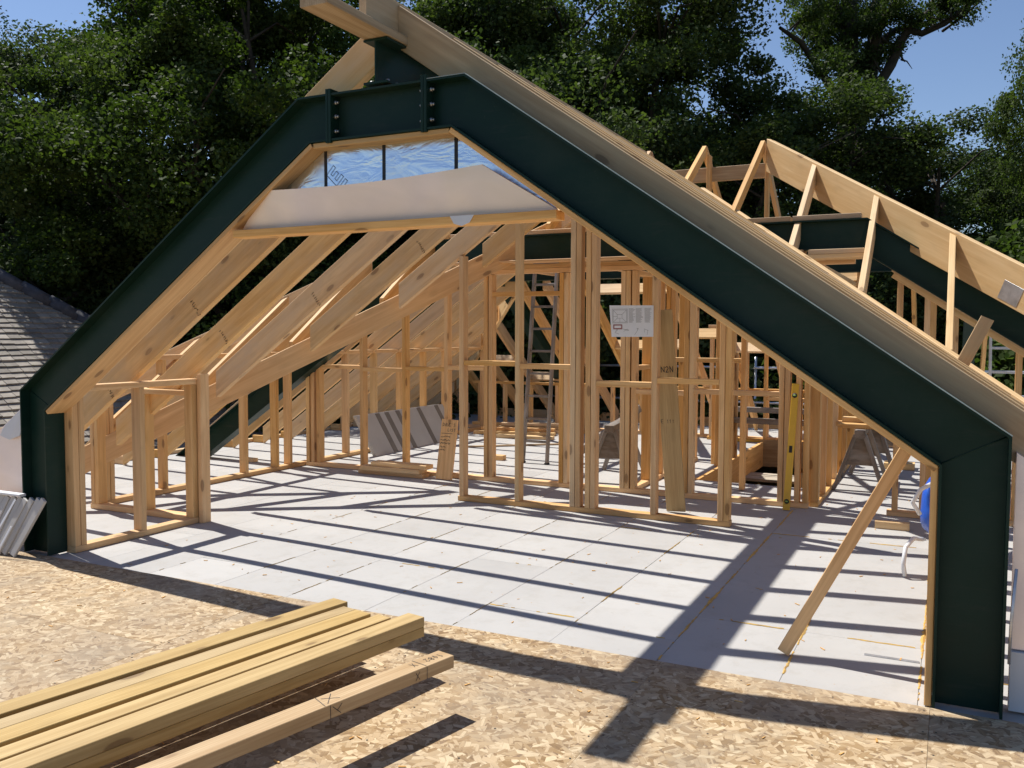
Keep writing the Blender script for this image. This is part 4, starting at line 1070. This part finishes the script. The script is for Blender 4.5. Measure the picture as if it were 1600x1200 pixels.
def tree_proto(seed, H, R, z0, ncl, per, lsize, mat, crad=(.42, .88), shell=.55, top=1.0):
    rg_ = np.random.default_rng(seed); r = random.Random(seed)
    cs = []
    # several big lobes, each carrying clumps on its outside: gives an uneven, billowy outline
    lobes = []
    for i in range(11):
        an = 2*PI*i/11*2.4+r.uniform(-.4, .4); hh = z0+(H-z0)*(.12+.78*((i*0.618) % 1.0)); f = (hh-z0)/(H-z0)
        rad = R*(1.0-.62*max(0, f-.35)**1.3)*r.uniform(.45, .62)
        lobes.append((Vector((math.cos(an)*rad, math.sin(an)*rad, hh)), R*r.uniform(.36, .50)*(1-.25*f)))
    lobes.append((Vector((r.uniform(-.4, .4), r.uniform(-.4, .4), H-R*.36)), R*.42))
    lobes.append((Vector((0, 0, (z0+H)/2)), R*.5))
    for i in range(ncl):
        c, lr = lobes[i % len(lobes)]
        v = Vector((r.gauss(0, 1), r.gauss(0, 1), r.gauss(0.15, 1))).normalized()
        p = c+v*lr*(shell+(1-shell)*r.random())*1.05
        p.z = max(p.z, z0*.6)
        cs.append(p)
    cent = np.array([tuple(p) for p in cs]); rad = np.array([r.uniform(*crad)*(.8 if i % 3 else 1.1) for i in range(ncl)])
    lv_ = leaf_mesh('crown', leaf_arrays(cent, rad, per, lsize, rg_), mat)
    segs = []
    tp = [Vector((0, 0, 0)), Vector((.08, .05, H*.25)), Vector((-.1, .12, H*.5)), Vector((.05, 0, H*.8))]
    segs.append((tp, R*.075, .05))
    for c, lr in lobes:
        st = tp[1].lerp(tp[2], r.random()) if c.z < H*.65 else tp[2]
        mid = st.lerp(c, .5)+Vector((r.uniform(-.3, .3), r.uniform(-.3, .3), r.uniform(.1, .5)))
        segs.append(([st, mid, c], R*.03, .03))
        for k in range(4):
            e = c+Vector((r.uniform(-1, 1), r.uniform(-1, 1), r.uniform(-.5, 1)))*lr
            segs.append(([c.lerp(mid, .3), c.lerp(e, .5)+Vector((0, 0, .1)), e], .035, .012))
    return lv_, limb_mesh('trunk', segs, 'bark')
protos = {
 'oak': tree_proto(1, 13, 4.6, 2.4, 250, 620, .080, 'leaf_oak'),
 'oak2': tree_proto(2, 13, 4.4, 2.0, 240, 620, .080, 'leaf_oak', (.4, .92)),
 'ash': tree_proto(3, 13, 4.5, 2.2, 250, 620, .080, 'leaf_ash', (.38, .85)),
 'pine': tree_proto(4, 13, 4.2, 6.0, 100, 760, .066, 'leaf_pine', (.5, .85), .75),
 'bush': tree_proto(5, 4.2, 2.3, .3, 90, 520, .08, 'leaf_oak', (.4, .8)),
}
def place_tree(kind, az, dist, top_el, name, label, group, rot, wid=1.0):
    lv_, tk = protos[kind]
    x = CAM.x+math.sin(math.radians(az))*dist; y = CAM.y+math.cos(math.radians(az))*dist
    H = 13 if kind != 'bush' else 4.2
    hgt = CAM.z+math.tan(math.radians(top_el))*dist+3.3
    sz = hgt/H; sx = sz**.5*wid
    t = bpy.data.objects.new(name, None); t.empty_display_size = .3
    m = Matrix.Translation((x, y, -3.3)) @ Matrix.Rotation(rot, 4, 'Z') @ Matrix.Diagonal((sx, sx, sz, 1))
    link(t, None, m); tag(t, label, 'tree' if kind != 'bush' else 'bush', group)
    for nm, me in (('crown', lv_), ('trunk', tk)):
        o = bpy.data.objects.new(nm, me); col.objects.link(o); o.parent = t
TG = 'trees behind the building'
TL = [('pine', -59.5, 30, 17.5, 'pine_tree', 'dark pine at the far left edge of the picture'),
      ('ash', -55.0, 25, 15.8, 'broadleaf_tree', 'dull green tree above the slate roof, below the patch of sky'),
      ('oak', -47.8, 21, 21.0, 'broadleaf_tree', 'green tree just right of the upper left patch of sky'),
      ('oak2', -43, 19.5, 22.5, 'broadleaf_tree', 'tall oak left of the frame apex reaching the top edge'),
      ('oak', -37.5, 22, 21.5, 'broadleaf_tree', 'tall oak directly behind the left end of the ridge plank'),
      ('ash', -32, 24, 20.8, 'broadleaf_tree', 'tall tree behind the front frame apex, small sky gaps beside it'),
      ('oak2', -27, 22, 23.0, 'broadleaf_tree', 'tall dark oak above the upper end of the right slope'),
      ('oak', -22.5, 21, 23.5, 'broadleaf_tree', 'tall dark tree above the middle of the right slope'),
      ('oak2', -18, 22, 23.0, 'broadleaf_tree', 'tall dark tree straight above the ridge triangles'),
      ('oak', -11.0, 20, 16.2, 'broadleaf_tree', 'paler tree above the hip board at right'),
      ('ash', -.6, 21, 12.6, 'broadleaf_tree', 'grey-green tree under the upper right patch of sky'),
      ('oak2', 5.6, 20, 16.0, 'broadleaf_tree', 'dark green tree at the right edge of the picture'),
      ('oak', -52, 34, 13.0, 'broadleaf_tree', 'distant tree filling the gap above the slate roof'),
      ('oak2', -40, 32, 14.0, 'broadleaf_tree', 'farther tree seen in gaps left of the apex'),
      ('ash', -29, 33, 14.0, 'broadleaf_tree', 'farther tree seen in gaps behind the apex'),
      ('oak', -18, 32, 14.0, 'broadleaf_tree', 'farther tree seen in gaps above the right slope'),
      ('oak2', -8, 33, 12.0, 'broadleaf_tree', 'farther tree seen low behind the hip board'),
      ('oak', 3, 33, 11.0, 'broadleaf_tree', 'farther tree low at the right edge'),
      ('oak', -66, 28, 15.0, 'broadleaf_tree', 'tree beyond the left edge of the picture'),
      ('oak', 17, 24, 17.0, 'broadleaf_tree', 'tree beyond the right edge of the picture')]
for i, (k, az, ds, el, nm, lab) in enumerate(TL):
    place_tree(k, az, ds, el, nm, lab, TG, i*1.7, .62 if 'at the right edge of the picture' in lab else 1.12)
# spreading tree with long bare limbs at upper right
bt_x, bt_y = CAM.x+math.sin(math.radians(-5.65))*25, CAM.y+math.cos(math.radians(-5.65))*25
bt_ = bpy.data.objects.new('spreading_tree', None); link(bt_, None, Matrix.Translation((bt_x, bt_y, -3.3)) @ Matrix.Rotation(math.radians(5.65), 4, 'Z'))
tag(bt_, 'spreading tree at upper right with dark bare limbs against the sky', 'tree', TG)
def LP(px, py, dep): return Vector(((px-1322)*.01585, dep, (523-py)*.01693+1.531+3.3))
LB = [([(1318, 523), (1316, 260), (1313, 110), (1312, 0), (1308, -90)], .36, .16, 0), ([(1316, 250), (1345, 150), (1350, 100), (1352, 30), (1364, -60)], .24, .10, .5),
      ([(1350, 160), (1378, 118), (1392, 86), (1402, 74), (1420, 83), (1452, 74), (1490, 50), (1530, 25), (1568, -3)], .14, .03, -.6),
      ([(1346, 120), (1362, 75), (1386, 54), (1420, 47), (1452, 33), (1486, 26)], .12, .03, .9), ([(1348, 100), (1360, 62), (1390, 30), (1424, 0), (1450, -30)], .13, .04, -1.1),
      ([(1314, 120), (1296, 88), (1276, 66), (1254, 48), (1236, 40)], .14, .04, .4), ([(1313, 80), (1330, 40), (1352, 5), (1380, -25)], .11, .04, 1.3), ([(1312, 60), (1290, 25), (1262, 0)], .11, .04, -1.0),
      ([(1316, 190), (1280, 140), (1244, 96), (1215, 85)], .13, .04, -1.4), ([(1424, 48), (1436, 30), (1440, 5), (1445, -15)], .05, .02, .9), ([(1452, 74), (1476, 68), (1500, 58)], .04, .015, -.8), ([(1362, 75), (1384, 80), (1402, 92)], .05, .02, .8)]
segs_ = []
rb_ = random.Random(9); cl_ = []
for pts, ra, rb2, dp in LB:
    n_ = len(pts); segs_.append(([LP(x, y, dp*i/(n_-1)*1.6) for i, (x, y) in enumerate(pts)], ra, rb2))
    for i in range(2 if ra > .2 else 1, n_):
        for k in range(2):
            (x0, y0), (x1, y1) = pts[i-1], pts[i]; f = rb_.random(); x = x0+(x1-x0)*f; y = y0+(y1-y0)*f
            p = LP(x, y, dp*i/(n_-1)*1.6); e = p+Vector((rb_.uniform(-1, 1), rb_.uniform(-1, 1), rb_.uniform(-.2, 1)))*rb_.uniform(.4, 1.0)
            segs_.append(([p, p.lerp(e, .5)+Vector((0, 0, .08)), e], .03, .008))
            if x < 1360 or rb_.random() < .22: cl_ += [e, p.lerp(e, .6)]
lm_ = limb_mesh('trunk', segs_, 'bark'); o = bpy.data.objects.new('trunk', lm_); col.objects.link(o); o.parent = bt_
for k in range(34):
    cl_.append(LP(rb_.uniform(1215, 1345), rb_.uniform(-70, 70), rb_.uniform(-1.6, 1.6)))
for k in range(5): cl_.append(LP(rb_.uniform(1395, 1490), rb_.uniform(8, 52), rb_.uniform(-1, 1)))
cr_ = leaf_mesh('crown', leaf_arrays(np.array([tuple(p) for p in cl_]), np.array([rb_.uniform(.28, .62) for _ in cl_]), 300, .07, np.random.default_rng(12), .6), 'leaf_oak')
o = bpy.data.objects.new('crown', cr_); col.objects.link(o); o.parent = bt_
order = ['first', 'second', 'third', 'fourth', 'fifth', 'sixth', 'seventh', 'eighth', 'ninth', 'tenth', 'eleventh', 'twelfth', 'thirteenth', 'fourteenth', 'fifteenth', 'sixteenth', 'seventeenth', 'eighteenth', 'nineteenth', 'twentieth']
for i in range(17):
    az = -62+4.4*i; ds = 20.5+1.8*math.sin(i*2.3)
    if az < -50: ds += 6
    place_tree('bush', az, ds, [5.5, 3.5, 6.5, 4.5][i % 4], 'undergrowth_bush', f'dark undergrowth bush below the trees, {order[i]} from the left', 'undergrowth below the trees', i*2.1, 1.35)
